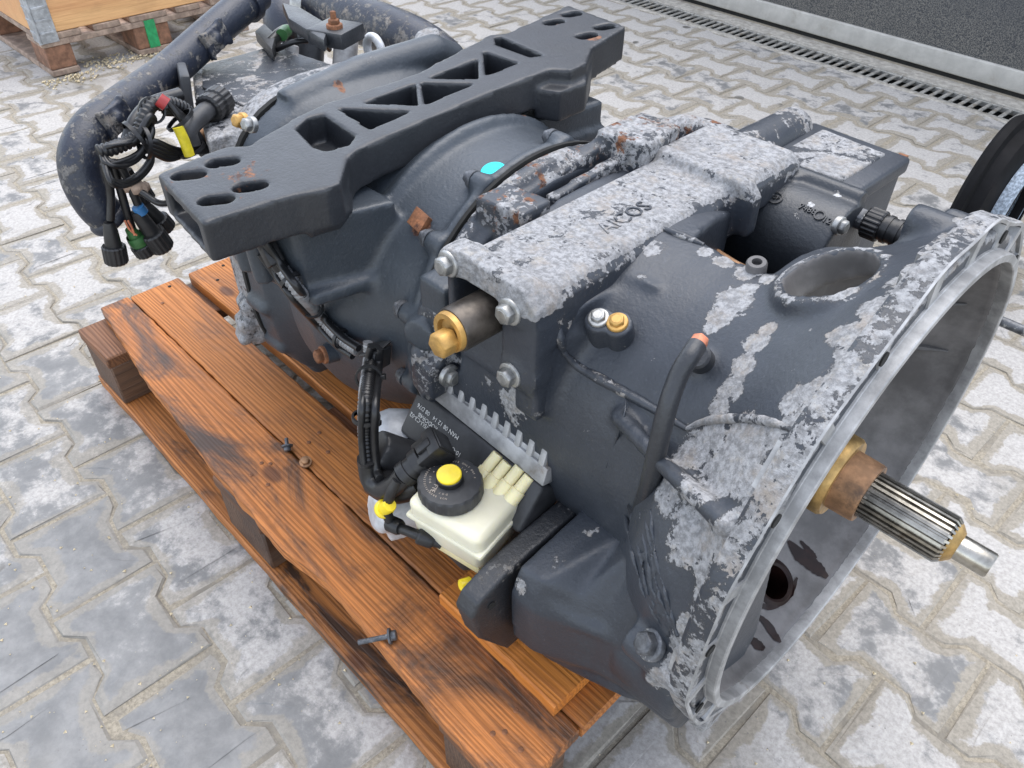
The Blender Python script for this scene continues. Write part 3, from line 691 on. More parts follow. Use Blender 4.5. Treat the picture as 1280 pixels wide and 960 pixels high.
# ring round the inspection hole is bare
# flange: pocketed rim with a raised spigot ring
NA = 360
def flange_r(a):
    r = .2895
    for q in (14, 42, 71, 100, 128, 156, 184, 212, 241, 270, 299, 328): r += .0045*math.exp(-((a-q+180) % 360-180)**2/32)
    for q, k in ((352, .010), (8, .008), (200, .012)): r += k*math.exp(-((a-q+180) % 360-180)**2/60)
    return r
def pocket(a):
    k = (a+5) % 15
    return 0 if k < 3.2 else 1
rad = [.2556, .2562, .2672, .2680, .2705, .2712, .2855, .2862]
b = B(); rings = []
for j in range(NA):
    a = math.radians(j); ro = flange_r(j); pk = pocket(j)*(.019 if (j//15) % 3 else .026)
    rl = [(-.006, .2556), (-.001, .2556), (0, .2562), (0, .2632), (-.0012, .2642), (-.0095, .2645), (-.0102, .2650), (-.0102-pk, .2656), (-.0102-pk, ro-.0048), (-.0102, ro-.0042), (-.0094, ro-.0010), (-.0112, ro), (-.028, ro), (-.032, ro-.003), (-.032, .262)]
    rings.append([cylx(x, r, a) for x, r in rl])
b.loft(rings+[rings[0]], cap=False)
flange = part('flange', b, [MAT['alu'], MAT['paint']], bell, flat_angle=28)
fw = wpos(flange); mi = []
for p_ in flange.data.polygons:
    c = p_.center+fw; r_ = math.hypot(c.y, c.z-ZA); mi.append(1 if c.x < -.0105 and r_ > .2875 and abs(p_.normal.x) < .6 else 0)
flange.data.polygons.foreach_set('material_index', mi); paint_fn(flange, 'peel', lambda co: .58+0*co[:, 0])
for a_ in (27, 57, 86, 114, 143, 171, 199, 228, 256, 285, 313, 341):
    b2 = B().lathe([(0, .0062), (.0015, .0062)], cylx(-.0100, .2765, math.radians(a_)), (1, 0, 0), 14)
    part('bolt_hole', b2, MAT['dark'], bell)
# oil runs and little fins inside the bell
for px, py, dx in ((1160, 465, .055), (1190, 400, .055)):
    p = U(px, py, 'y', .20)
    a = math.atan2(-p[1], p[2]); pts = [cylx(x, np.interp(x, [-.125, -.09, -.05, -.022], [.192, .218, .243, .2555])-.001, a) for x in (-.115, -.09, -.06, -.035)]
    part('cast_fin', B().tube(pts, [.0015, .005, .005, .0012], 8), MAT['alu_in'], bell)
b = B().lathe([(-.06, .0), (-.06, .0215), (.003, .0215), (.005, .025), (.002, .031), (-.02, .032)], lev, lev_ax, 36, cap=False)
part('lever_bush', b, MAT['oil'], bell)
def oil(pts, wd):
    rs = np.random.default_rng(int(sum(map(sum, pts)))); P = spline(pts, 6); b = B(); L = []; R = []
    for i, (x, y) in enumerate(P):
        d = P[min(i+1, len(P)-1)]-P[max(i-1, 0)]; n = np.array((-d[1], d[0]))/max(np.hypot(*d), 1e-6)
        h = wd*(math.sin(PI*(i+.3)/(len(P)))**.6)*(.8+.3*rs.random())
        for s_, arr in ((1, L), (-1, R)): arr.append(np.array((x, y))+n*h*s_)
    def onb(q):
        p = hit(q[0], q[1], bell, .0012); return p if p is not None else inbell(*q)[0]
    b.loft([[onb(l), onb(r_)] for l, r_ in zip(L, R)], cap=False, closed=False)
    return part('oil_stain', b, MAT['oil'], bell)
oil([(985, 676), (1000, 694), (1018, 708), (1034, 722)], 9)
oil([(945, 755), (962, 758), (985, 745), (996, 722)], 5)
oil([(1000, 676), (1012, 690), (1020, 698)], 4)
oil([(945, 768), (958, 780), (968, 795), (975, 803)], 5)
oil([(938, 797), (946, 806), (955, 812)], 6)
part('stud', B().lathe([(-.03, .006), (.022, .006), (.023, .005)], (0.001, .292, .068), (1, 0, 0), 12), MAT['bolt_dark'], bell)

# ---- input shaft
sh = part('input_shaft', B().lathe([(-.14, .024), (.002, .024), (.0025, .0228), (.080, .0228), (.083, .020), (.088, .0155), (.089, .0132), (.1195, .0132), (.1215, .0118)], (0, 0, 0), (1, 0, 0), 56), MAT['steel'], gx)
b = B(); n = 26; prof = []
for k in range(n):
    for f_, r in ((0, .0229), (.34, .0229), (.44, .0262), (.90, .0262)): prof.append((2*PI*(k+f_)/n, r))
b.loft([[(x, -r*sc*math.sin(a), r*sc*math.cos(a)) for a, r in prof] for x, sc in ((-.004, 1), (.0785, 1), (.0830, .87))])
part('spline', b, MAT['steel'], sh, flat_angle=20)
part('tip_collar', B().lathe([(.0815, .0230), (.0850, .0205), (.0900, .0150), (.0905, .0134)], (0, 0, 0), (1, 0, 0), 48, cap=False), MAT['brass_dull'], sh)
b = B().lathe([(-.14, .038), (-.040, .038), (-.040, .0345), (-.004, .0335), (-.001, .0325), (-.001, .0270), (-.006, .0262)], (0, 0, 0), (1, 0, 0), 56)
part('sleeve', b, MAT['rust_steel'], sh)
b = B().lathe([(-.052, .036), (-.052, .0455), (-.048, .0465), (-.034, .0462), (-.030, .0435), (-.030, .034)], (0, 0, 0), (1, 0, 0), 64)
part('release_ring', b, MAT['brass_dull'], sh)
b = B().lathe([(-.072, .036), (-.072, .0470), (-.066, .0478), (-.058, .0470), (-.056, .0440), (-.052, .0438)], (0, 0, 0), (1, 0, 0), 64, cap=False)
part('release_ring', b, MAT['brass'], sh)
b = B().lathe([(-.142, .062), (-.120, .060), (-.115, .048), (-.075, .047), (-.07, .03)], (0, 0, 0), (1, 0, 0), 48)
part('guide_tube', b, MAT['alu_in'], sh)

# ---- rear case: round planetary housing with mounting shoulders
REAR = [(-.478, .212, 2.0, 0, .212), (-.490, .212, 2.0, 0, .212), (-.500, .198, 2.0, 0, .198), (-.55, .202, 2.05, -.004, .202), (-.62, .222, 2.15, -.022, .216), (-.69, .234, 2.2, -.036, .224), (-.76, .232, 2.3, -.038, .214), (-.795, .218, 2.4, -.034, .196), (-.815, .226, 2.7, -.040, .204), (-.832, .240, 3.0, -.046, .216), (-.875, .242, 3.1, -.046, .218)]
b = B().loft([ring_x(x, r, sq=q, zc=zc, ry=ry) for x, r, q, zc, ry in REAR])
# shoulders under the crossmember
b.loft([[(-.735, -.285+d_, z), (-.600-d_, -.270+d_, z), (-.565, -.15, z), (-.74, -.15, z)] for z, d_ in ((.052, .014), (.085, .003), (.166, 0))])
b.loft([[(-.745, -.285, z) if i == 0 else q for i, q in enumerate([(-.745, -.285, z), (-.585, -.268, z), (-.555, -.14, z), (-.75, -.14, z)])] for z in (.060, .078)])
for xs in (-.70, -.665): b.tube([(xs, -.288, .15), (xs, -.284, .07)], .014, 10)
b.loft([[(-.80, .10, z), (-.62, .13, z), (-.60, .262, z), (-.80, .275, z)] for z in (.0, .165)])
b.loft([[(-.80, .10, z), (-.615, .13, z), (-.592, .268, z), (-.80, .28, z)] for z in (.105, .125)])
b.tube([cylx(-.600+.010*math.cos(math.radians(a_)*1.5), .2035, math.radians(a_)) for a_ in range(-60, 62, 6)], .010, 12)
# rear flange with bolt lumps
for a0 in (66, 84, 103, 122, 142, 165, 190):
    r = np.array(ring_x(-.84, .240, 360, 3.0, zc=-.046, ry=.216)[int((-a0) % 360)])
    b.lathe([(-.03, .016), (.014, .0145), (.022, .009)], r*np.array((1, .985, .985))+np.array((-.012, 0, 0)), (1, 0, 0), 16)
# long rounded edge of the rear flange on top
b.tube([(-.862, -.11, .176), (-.862, .02, .192), (-.862, .16, .193), (-.862, .20, .17)], .026, 14)
# lugs at the middle joint
for a0 in (23, 47, 72, 100, -40, -14, 128):
    b.lathe([(-.022, .0135), (.008, .0135)], cylx(-.486, .2055, math.radians(a0)), (1, 0, 0), 16)
# the raised lug with a rusty plate, a square boss and a round boss low on the flank
p = U(555, 372, 'y', -.190); b.obox(p+np.array((-.005, .02, 0)), (.022, 0, 0), (0, .034, .0), (0, 0, .024))
p = U(530, 415, 'y', -.205); b.lathe([(-.05, .024), (.012, .022)], p, (.25, -1, .05), 20)

rear = link('rear_case', cast(b, .0045, 5, fac=.6), MAT['paint_case'], gx)
RB = [(U(528, 283, 'x', -.535), .017, .9), (U(650, 147, 'z', .19), .010, .9), (U(372, 287, 'y', -.28), .022, .7), (U(440, 345, 'y', -.27), .012, .7), (U(600, 210, 'z', .195), .006, .6), (U(555, 352, 'y', -.2), .014, .6), (U(425, 105, 'z', .2), .018, .6), (U(360, 120, 'z', .2), .012, .5)]
paint_attr(rear, 'rust', RB); paint_attr(rear, 'peel', [(U(372, 287, 'y', -.28), .01, .3)])
p = hit(617, 214, rear)
pn = np.array((0, p[1], p[2]))/np.hypot(p[1], p[2])
# the disc follows the round of the case
b = B(); ring = []
for rr_, dz in ((0, .0028), (.0105, .0028), (.0115, .0014), (.0115, -.004)):
    ring.append([cylx(p[0]+1.35*rr_*math.cos(2*PI*k/28), .1985+np.hypot(*p[1:])-.1985+dz, math.atan2(-p[1], p[2])+1.35*rr_*math.sin(2*PI*k/28)/.2) for k in range(28)])
part('sticker', B().loft(ring), MAT['turq'], rear)
# bolts round the middle joint, heads towards the rear
for a0 in (23, 47, 72, 100, -14):
    bolt(rear, cylx(-.509, .2070, math.radians(a0)), (-1, 0, 0), .0088, .010, 'bolt_dark', 1.3)
# rusty bracket plate on the flank
p = hit(527, 278, rear); n_ = hit.n; t1 = np.cross(n_, (1., 0, 0)); t1 /= np.linalg.norm(t1); t2 = np.cross(n_, t1)
b = B().obox(p+n_*.003, t2*.012+t1*.002, t1*.011, n_*.006); b.lathe([(.008, .0035), (.0095, .0035), (.0095, .002)], p, n_, 12); part('bracket_plate', bevelled(b, .002), MAT['rust'], rear)
p = hit(412, 437, rear, .012); bolt(rear, p, (-.15, -1, .1), .010, .012, 'rust', 1.3)
part('plug_boss', B().lathe([(-.05, .015), (-.002, .014)], p, (-.15, -1, .1), 18), MAT['paint_case'], rear)
# thin joint plate (gasket line) and the pale castings of the joint
b = B().loft([ring_x(x, .2128, 72, 2.05) for x in (-.4772, -.4722)]); part('joint_gasket', b, MAT['dark'], gx)

# bare rough castings between the joint and the shift cover
b = B()
b.loft([ring_x(x, r, 72, 2.1) for x, r in ((-.4708, .211), (-.452, .211), (-.446, .200), (-.440, .19))])
def rib(p, q, hw, z0): 
    b.loft([[(p[0]-hw, p[1], z0), (p[0]+hw, p[1], z0), (q[0]+hw, q[1], z0), (q[0]-hw, q[1], z0)], [(p[0]-hw*.8, p[1], p[2]), (p[0]+hw*.8, p[1], p[2]), (q[0]+hw*.8, q[1], q[2]), (q[0]-hw*.8, q[1], q[2])]])
A1, A2 = U(700, 385-160, 'z', .20), None
for c, e in (((-.425, -.095, .212), (-.425, .155, .222)),): pass
rib((-.448, -.12, .185), (-.448, .115, .218), .012, .10)
rib((-.418, -.05, .192), (-.418, .085, .205), .008, .10)
rib((-.444, -.205, .100), (-.444, -.10, .190), .013, .0)
rib((-.415, -.185, .120), (-.415, -.10, .180), .008, .02)
b.loft([[(x, y, z) for x, y in ((-.458, -.125), (-.395, -.115), (-.395, -.07), (-.458, -.075))] for z in (.10, .205)])
b.loft([[(x, y, z) for x, y in ((-.452, .065), (-.385, .075), (-.385, .125), (-.452, .135))] for z in (.10, .224)])
b.loft([[(x, y, z) for x, y in ((-.46, .115), (-.40, .125), (-.40, .165), (-.46, .165))] for z in (.10, .218)])
b.tube([(-.47, .20, .165), (-.44, .235, .178), (-.42, .255, .172), (-.33, .27, .165)], .022, 12)
b.tube([(-.49, .195, .165), (-.38, .185, .16)], .02, 12)
b.tube([(-.462, -.212, .03), (-.462, -.196, .09), (-.462, -.16, .145)], .011, 10)
b.tube([(-.455, -.208, -.03), (-.455, -.212, .0), (-.46, -.213, .04)], .012, 10)
b.loft([[(x, y, z) for x, y in ((-.47, -.222), (-.432, -.222), (-.432, -.18), (-.47, -.18))] for z in (-.016, .03)])
rough = link('joint_casting', cast(b, .004, 3), MAT['paint'], gx)
paint_fn(rough, 'peel', lambda co: np.where(co[:, 2] > -.1, .43+.12*(co[:, 2] > .17), .2))
paint_fn(rough, 'rust', lambda co: .36*(co[:, 1] > -.13)*(co[:, 0] < -.40)*(co[:, 2] > .1)+.08)
for px, py, y in ((598, 236, -.10), (545, 300, -.17), (648, 190+5, .0)):
    pass
bolt(rough, U(562, 470, 'x', -.425), (1, 0, 0), .010, .010, 'steel_dull', 1.4)

# ---- shift cover across the top
b = B()
b.loft([[(-.398, y, .14), (-.272, y, .14), (-.277, y, .188), (-.288, y, .2), (-.386, y, .2), (-.393, y, .19)] for y in (-.205, .115)])
b.loft([[(-.420, y, .13), (-.250, y, .150), (-.252, y, .196), (-.266, y, .213), (-.400, y, .213), (-.416, y, .196)] for y in (.098, .122)])
b.loft([[(-.412, y, .09), (-.335, y, .09), (-.325, y, .150), (-.268, y, .158), (-.268, y, .190), (-.280, y, .203), (-.398, y, .203), (-.410, y, .19)] for y in (.12, .235)])
# end flange with four bolt ears
b.loft([[(-.405, y, .085), (-.400, y, .205), (-.385, y, .210), (-.297, y, .208), (-.277, y, .19), (-.273, y, .10), (-.285, y, .085), (-.305, y, .10), (-.372, y, .09)] for y in (-.216, -.19)])
for x, z in ((-.392, .192), (-.306, .180), (-.304, .104), (-.39, .11)): b.lathe([(-.026, .0175), (.004, .0175)], (x, -.216, z), (0, -1, 0), 18)
b.loft([[(-.308, y, .05), (-.274, y, .05), (-.274, y, .17), (-.308, y, .17)] for y in (-.212, -.185)])
cover = link('shift_cover', cast(b, .0036, 3, (B().box((-.390, -.26, .070), (-.322, -.165, .180)),)), MAT['paint'], gx)
paint_fn(cover, 'peel', lambda co: np.where(co[:, 2] > .194, .73, np.where((co[:, 2] > .180) & (co[:, 1] < -.18), .70, np.where(co[:, 2] > .184, .40, np.where(co[:, 1] > .2, .42, .20)))))
for x, z in ((-.392, .192), (-.306, .180), (-.304, .104)): bolt(cover, (x, -.2195, z), (0, -1, 0), .0105, .012, 'steel_dull', 1.35, twist=.4)
b = B(); b.lathe([(-.02, .033), (.145, .030), (.154, .025)], (-.358, .235, .164), (0, 1, 0), 28); b.lathe([(0, .013), (.156, .0125)], (-.330, .235, .150), (0, 1, 0), 18); b.lathe([(-.012, .042), (.006, .040)], (-.362, .235, .155), (0, 1, 0), 28)
rod = link('rod_housing', cast(b, .0035, 3), MAT['paint'], gx); paint_fn(rod, 'peel', lambda co: np.where(co[:, 1] > .36, .46, .33))
# cast lettering on the cover, dark paint still in it
lt = text('lettering', 'AICOS', .027, 'paint', cover, (-.322, -.035, .2005), (-.02, 1, 0), (-1, -.02, 0), .0010); paint_fn(lt, 'peel', lambda co: .44+.16*(co[:, 1] < -.05))
# hydraulic cylinder with its brass end screw
cyl0 = np.array((-.350, -.205, .150))
cyl = part('shift_cylinder', B().lathe([(-.02, .0235), (.046, .0235), (.049, .0225), (.050, .0165), (.040, .0160)], cyl0, (0, -1, .02), 40), simple('oily_brown_steel', (.085, .072, .060), .38, .5, .5, 30, .25, (.17, .15, .13), (.6, .7)), gx)
b = B().lathe([(.040, .0212), (.0505, .0212), (.0550, .0205), (.0550, .0150), (.051, .013)], cyl0, (0, -1, .02), 40); part('brass_ring', b, MAT['brass'], cyl)
bolt(cyl, cyl0+np.array((0.004, -.053, -.004)), (0, -1, .02), .0135, .020, 'brass', 0, twist=.25)
b = B().box((-.387, -.1845, .072), (-.317, -.1825, .176)); part('recess_floor', b, MAT['paint_black'], gx)
# two plugs in the boss
pb = hit(764, 418, bell); n_ = np.array((.05, -.42, 1.)); n_ /= np.linalg.norm(n_); tx = np.array((.95, .30, .10)); tx -= (tx@n_)*n_; tx /= np.linalg.norm(tx)
b = B()
for q in (-.0095, .0095): b.lathe([(-.03, .0150), (.022, .0145), (.0235, .0132)], pb+tx*q, n_, 24)
pboss = link('plug_boss', cast(b, .0022, 2), MAT['paint'], bell)
for q, mname, hgt in ((-.0095, 'steel_dull', .007), (.0095, 'brass', .007)): bolt(pboss, pb+tx*q+n_*.0240, n_, .0078, hgt, mname, 1.35)
# vent pipe bent down the flank, capped in orange
pp = spline([U(871, 432, 'y', -.165), U(862, 446, 'y', -.178), U(848, 470, 'y', -.19), U(834, 510, 'y', -.205), U(822, 560, 'y', -.215), U(812, 605, 'y', -.215), U(800, 645, 'y', -.205)], 8)
vp = part('vent_pipe', B().tube(pp, [.0085 if i < 20 else .0085+.00003*(i-20) for i in range(len(pp))], 18), MAT['paint_black'], gx)
b = B().lathe([(-.004, .0078), (.008, .0078), (.009, .0068)], pp[0], pp[0]-pp[2], 6); part('pipe_cap', bevelled(b, .001, 1), MAT['copper'], vp)
q = hit(876, 450, bell); part('side_boss', B().lathe([(-.02, .0125), (.012, .012), (.014, .010)], q, (0, -.7, .8), 22), MAT['paint_black'], bell)
part('pipe_foot', B().tube([pp[-1]+np.array((-.004, 0, .012)), pp[-1]+np.array((.002, .0, -.004)), pp[-1]+np.array((.012, .03, -.012))], [.011, .014, .013], 16), MAT['paint_black'], vp)

# ---- crossmember: box-section truss casting on top of the rear case
def zb(y): return .229+.047*y
BN = np.array((0, -.047, 1.)); BO = np.array((0, 0, .229))
def UB(px, py): return UP(px, py, BO, BN)
def shp(pts, dz0, dz1, grow=0):
    P = [UB(*p) for p in pts]; return B().loft([[(p[0], p[1], p[2]+dz) for p in P] for dz in (dz1, dz0)])
outline = [(196, 218), (244, 196), (285, 182), (311, 181), (345, 160), (371, 145), (399, 131), (519, 92), (612, 43), (632, 41), (660, 29), (710, 6), (783, 33), (741, 59), (734, 78), (714, 88), (687, 86), (610, 116), (530, 150), (448, 186), (435, 197), (426, 228), (408, 236), (370, 243), (330, 254), (292, 266), (253, 279)]
b = shp(outline, -.048, 0)
# flared base where it bolts to the case
P = [UB(*p) for p in ((345, 196), (372, 174), (434, 176), (434, 208), (418, 230), (376, 241))]
b.loft([[(p[0], p[1], p[2]+dz) for p in P] for dz in (-.056, -.02)])
P = [UB(*p) for p in ((655, 60), (700, 40), (742, 62), (735, 84), (700, 96), (670, 92))]
b.loft([[(p[0], p[1], p[2]+dz) for p in P] for dz in (-.062, -.02)])
def tri(*p):
    c = np.mean(np.array(p, float), axis=0); return shp([tuple(c+(np.array(q)-c)*1.17) for q in p], -.040, .03)
cuts = [shp([(370, 160), (386, 146), (404, 142), (444, 169), (436, 181), (408, 188), (392, 183)], -.036, .03),
        tri((427, 136), (507, 139), (464, 159)), tri((516, 106), (519, 130), (460, 127)), tri((530, 104), (587, 105), (534, 128)),
        tri((594, 75), (595, 97), (541, 96)), shp([(604, 63), (649, 78), (607, 94)], -.036, .03), shp([(618, 47), (625, 45), (680, 69), (664, 71), (620, 55)], -.036, .03)]
for c in ((235.6, 218), (278.6, 202), (270, 249), (313, 232)):
    p = UB(*c); e = np.array((0.0045, .0070, .0004)); cuts.append(B().loft([[p+np.array((0, 0, dz))+e*s_+.0105*np.array((math.cos(t), math.sin(t), 0)) for s_, t in [(1, q*PI/8+PI*.5-PI/2-.55) for q in range(0, 9)]+[(-1, q*PI/8+PI*1.5-PI/2-.55) for q in range(0, 9)]] for dz in (-.035, .03)]))
for c in ((715, 17), (693, 27), (756, 33), (734, 44)):
    p = UB(*c); e = np.array((0.002, .006, .0003)); cuts.append(B().loft([[p+np.array((0, 0, dz))+e*s_+.0105*np.array((math.cos(t), math.sin(t), 0)) for s_, t in [(1, q*PI/8) for q in range(0, 9)]+[(-1, q*PI/8+PI) for q in range(0, 9)]] for dz in (-.035, .03)]))
pl_, pr_ = UB(196, 218), UB(253, 279)
e = (pr_-pl_)/np.linalg.norm(pr_-pl_); inn = np.array((e[1]*-1, e[0], 0)); inn = inn/np.linalg.norm(inn); inn = inn if inn[1] > 0 else -inn
m_ = (pl_+pr_)/2+np.array((0, 0, -.026))
cuts.append(B().obox(m_+inn*.02, e*.045, inn*.075, (0, 0, .0145)))
# through openings in the two large pockets
cuts.append(shp([(392, 176), (400, 171), (412, 176), (420, 172), (434, 178), (424, 184), (407, 186)], -.07, -.03))
cuts.append(shp([(612, 84), (622, 80), (634, 80), (640, 82), (626, 88), (614, 91)], -.07, -.03))
beam = link('crossmember', cast(b, .0027, 2, cuts), MAT['paint_beam'], gx)
paint_attr(beam, 'rust', [(UB(290, 225), (.05, .03, .03), .43), (UB(262, 212), (.03, .03, .03), .42), (UB(318, 212), (.03, .03, .03), .44), (UB(300, 250), (.02, .02, .02), .42), (UB(740, 46), .018, .75), (UB(692, 29), .013, .7), (UB(760, 35), .014, .55), (UB(705, 18), .014, .5), (UB(225, 265)+np.array((0, 0, -.003)), .03, .5), (UB(205, 230), .02, .5), (UB(378, 285)+np.array((0, 0, -.05)), .035, .5)])
for c, y_ in (((405, 181), 0), ((626, 85), 0)):
    p = UB(*c); b = B().lathe([(0, .013), (.012, .013), (.013, .011)], (p[0], p[1], p[2]-.055), (0, 0, 1), 6); part('mount_bolt', b, MAT['paint_black'], beam)

# ---- plate, cast servo cover and clutch unit on the near side
XP = -.235
def UX(px, py, x=XP): return U(px, py, 'x', x)
b = B(); P = [UX(582, 750), UX(600, 728), UX(690, 640), UX(740, 603), UX(768, 600), UX(800, 640), UX(700, 760), UX(632, 806), UX(605, 792)]
P = [np.array((XP, p[1], p[2])) for p in P]
P = [(XP, -.341, -.122), (XP, -.331, -.105), (XP, -.291, -.092), (XP, -.21, -.085), (XP, -.135, -.082), (XP, -.105, -.092), (XP, -.07, -.135), (XP, -.09, -.225), (XP, -.285, -.250), (XP, -.330, -.175)]
b.prism(P, (-.028, 0, 0))
plate = link('mounting_plate', cast(b, .003, 3), MAT['paint_black'], gx)
paint_fn(plate, 'peel', lambda co: np.where(co[:, 2] > -.10, .36, .12)); paint_fn(plate, 'rust', lambda co: np.where(co[:, 2] < -.1, .2, .0))
part('bolt_hole', B().lathe([(0, .005), (.0015, .005)], U(614, 757, 'x', XP+.0005), (1, 0, 0), 12), MAT['dark'], plate)
part('yellow_plug', B().lathe([(0, .007), (.012, .0068), (.013, .006)], U(588, 728, 'x', -.285), (-.3, -1, .2), 14), MAT['yellow'], plate)
# cover casting: sections along X running into the bell
S = [(-.224, [(-.297, -.108), (-.284, -.074), (-.18, -.060), (-.10, -.095), (-.06, -.2), (-.10, -.258), (-.255, -.256), (-.293, -.19)]),
     (-.192, [(-.296, -.105), (-.282, -.068), (-.18, -.050), (-.10, -.070), (-.06, -.2), (-.10, -.260), (-.252, -.256), (-.292, -.19)]),
     (-.160, [(-.280, -.112), (-.262, -.082), (-.195, -.040), (-.10, -.040), (-.06, -.2), (-.10, -.258), (-.246, -.246), (-.277, -.19)]),
     (-.130, [(-.264, -.112), (-.248, -.078), (-.208, -.018), (-.10, -.010), (-.06, -.2), (-.10, -.250), (-.240, -.232), (-.264, -.185)]),
     (-.100, [(-.258, -.105), (-.248, -.065), (-.222, -.005), (-.10, .010), (-.06, -.2), (-.10, -.250), (-.236, -.225), (-.258, -.18)]),
     (-.060, [(-.256, -.110), (-.246, -.075), (-.215, -.020), (-.12, -.01), (-.08, -.2), (-.10, -.255), (-.230, -.232), (-.254, -.18)]),
     (-.030, [(-.250, -.115), (-.240, -.080), (-.205, -.035), (-.12, -.03), (-.08, -.2), (-.10, -.265), (-.222, -.242), (-.248, -.19)])]
b = B().loft([[(x, y, z) for y, z in q] for x, q in S])
b.tube([(-.212, -.150, -.056), (-.180, -.150, -.042), (-.148, -.175, -.036)], .019, 12)
b.tube([(-.150, -.200, -.035), (-.120, -.222, -.008), (-.095, -.236, -.02), (-.075, -.250, -.07), (-.06, -.256, -.12)], .011, 10)
b.tube([(-.205, -.282, -.088), (-.16, -.268, -.112), (-.11, -.25, -.108)], .012, 10)
b.tube([(-.205, -.250, -.245), (-.15, -.242, -.232), (-.09, -.230, -.218)], .014, 10)
b.loft([ring_x(x, .036, 24, 2.6, -.228, -.142) for x in (-.104, -.030)])
servo = link('servo_cover', cast(b, .0042, 6, fac=.6), MAT['paint'], gx)
paint_attr(servo, 'peel', [(hit(*q_, servo), r_, v_) for q_, r_, v_ in (((690, 670), .018, .60), ((722, 640), .016, .58), ((652, 735), .012, .58), ((735, 665), .012, .52), ((812, 790), .020, .66), ((840, 820), .020, .62), ((700, 700), .012, .5), ((820, 850), .02, .5)) if hit(*q_, servo) is not None])
paint_attr(servo, 'rust', [(U(762, 607, 'x', -.19), .02, .55), (U(760, 722, 'x', -.13), .005, .9)])
# dried sealant and drips along the joint with the bell
rs = np.random.default_rng(5); b = B()
def near(px, py):
    c_ = [q for q in (hit(px, py, servo), hit(px, py, bell)) if q is not None]
    return min(c_, key=lambda q: np.linalg.norm(q-CAM)) if c_ else onbell(px, py)
for k in range(6):
    pix = [(783+6*k+rs.normal()*2, 645-2*k), (793+5*k+rs.normal()*2, 690), (803+4.5*k+rs.normal()*2, 735), (818+4*k+rs.normal()*2, 770), (832+3*k+rs.normal()*2, 795)]
    i0 = int(rs.integers(0, 2)); q = spline([near(*p_) for p_ in pix[i0:]], 10)
    b.tube([p+rs.normal(size=3)*.0003 for p in q], [.0014+.0016*(.5+.5*math.sin(i_*.7+k)) for i_ in range(len(q))], 8)
p = near(814, 806); n_ = (CAM-p); n_ /= np.linalg.norm(n_); bolt(servo, p+n_*.003, n_*.8+np.array((-.6, -.3, -.1)), .0115, .013, 'bolt_dark', 1.3)
part('sealant', cast(b, .0015, 3), MAT['paint'], servo)

# ---- electronic control unit with cooling fins
ea, eb = np.array((-.482, -.203, -.036)), np.array((-.264, -.206, -.042))      # top edge of the dark face
dn = np.array((0, -.038, -.052)); nrm = np.cross((eb-ea)/np.linalg.norm(eb-ea), dn/np.linalg.norm(dn)); nrm = nrm if nrm[2] > 0 else -nrm
b = B(); c0 = (ea+eb)/2+dn/2-nrm*.025; b.obox(c0, (eb-ea)/2, dn/2, nrm*.025)
ecu = part('control_unit', bevelled(b, .006, 3), MAT['blackd'], gx)
up = np.array((0, .30, 1.)); up /= np.linalg.norm(up); out_ = np.array((0, -1, .3)); out_ /= np.linalg.norm(out_)
b = B(); b.obox((ea+eb)/2+up*.012-out_*.008, (eb-ea)/2, up*.012, out_*.0095)
b.obox((ea+eb)/2+up*.024-out_*.010, (eb-ea)/2*.95, up*.007, out_*.008)
heat = part('heat_sink', bevelled(b, .002, 2), MAT['alu'], ecu)
fin = None; n = 11
for k in range(n):
    c = ea+(eb-ea)*(.07+.88*k/(n-1))+up*.033-out_*.009
    if fin is None:
        fb = B().obox(c, (eb-ea)/np.linalg.norm(eb-ea)*.0045, up*.011, out_*.011); fin = part('cooling_fin', bevelled(fb, .002, 2), MAT['alu'], ecu); f0 = c
    else:
        o = fin.copy(); COL.objects.link(o); o.parent = ecu; o.location = fin.location+Vector((c-f0).tolist())
rd = (eb-ea)/np.linalg.norm(eb-ea)
for i, (t, fr, al) in enumerate((('MAN 08 12 14   08 D76', .30, .19), ('RODOR4B', .44, .13), ('10-C107C-W-7003/5U-C3-02', .54, .21))):
    text('print', t, .0078, 'print', ecu, ea+(eb-ea)*(al+.04)+dn*(fr)+nrm*.0006, -rd, dn, .0002)

# ---- fluid reservoir
rc = U(568, 640, 'z', -.055)
ux = np.array((.984, .178, 0)); uy = np.array((-.178, .984, 0)); uz = np.array((0.03, -.08, 1)); uz /= np.linalg.norm(uz)
def rbox(c, hx, hy, z0, z1, taper=1.): 
    return [[c+ux*sx*hx*k+uy*sy*hy*k+uz*z for sx, sy in ((-1, -1), (1, -1), (1, 1), (-1, 1))] for z, k in ((z0, taper), (z1, 1.))]
tc = np.array((-.325, -.270, -.060)) 
b = B().loft(rbox(tc, .052, .040, -.068, .0, .94)); tank = part('fluid_reservoir', bevelled(b, .011, 4), MAT['tank'], gx, flat_angle=60)
b = B().loft(rbox(tc, .0535, .0418, -.034, -.026)); part('mould_seam', bevelled(b, .003, 2), MAT['tank'], tank)
b = B().loft(rbox(tc+uz*-.066, .042, .033, -.02, .006)); part('tank_base', bevelled(b, .006, 2), MAT['tank2'], tank)
od = np.array((.10, .72, .62)); od /= np.linalg.norm(od)
for k_, du in enumerate((-.008, .008, .024, .040)):
    a_ = tc+ux*du+uy*.024+uz*(-.012); L_ = (.050, .046, .048, .044)[k_]
    part('outlet', B().lathe([(0, .0098), (L_*.55, .0086), (L_*.56, .0074), (L_*.98, .0070), (L_, .0062)], a_, od, 18), MAT['tank2'], tank)
cc = tc-ux*.016-uy*.001
b = B(); prof = []; n = 18
def capring(r, sc): return r
pts = []
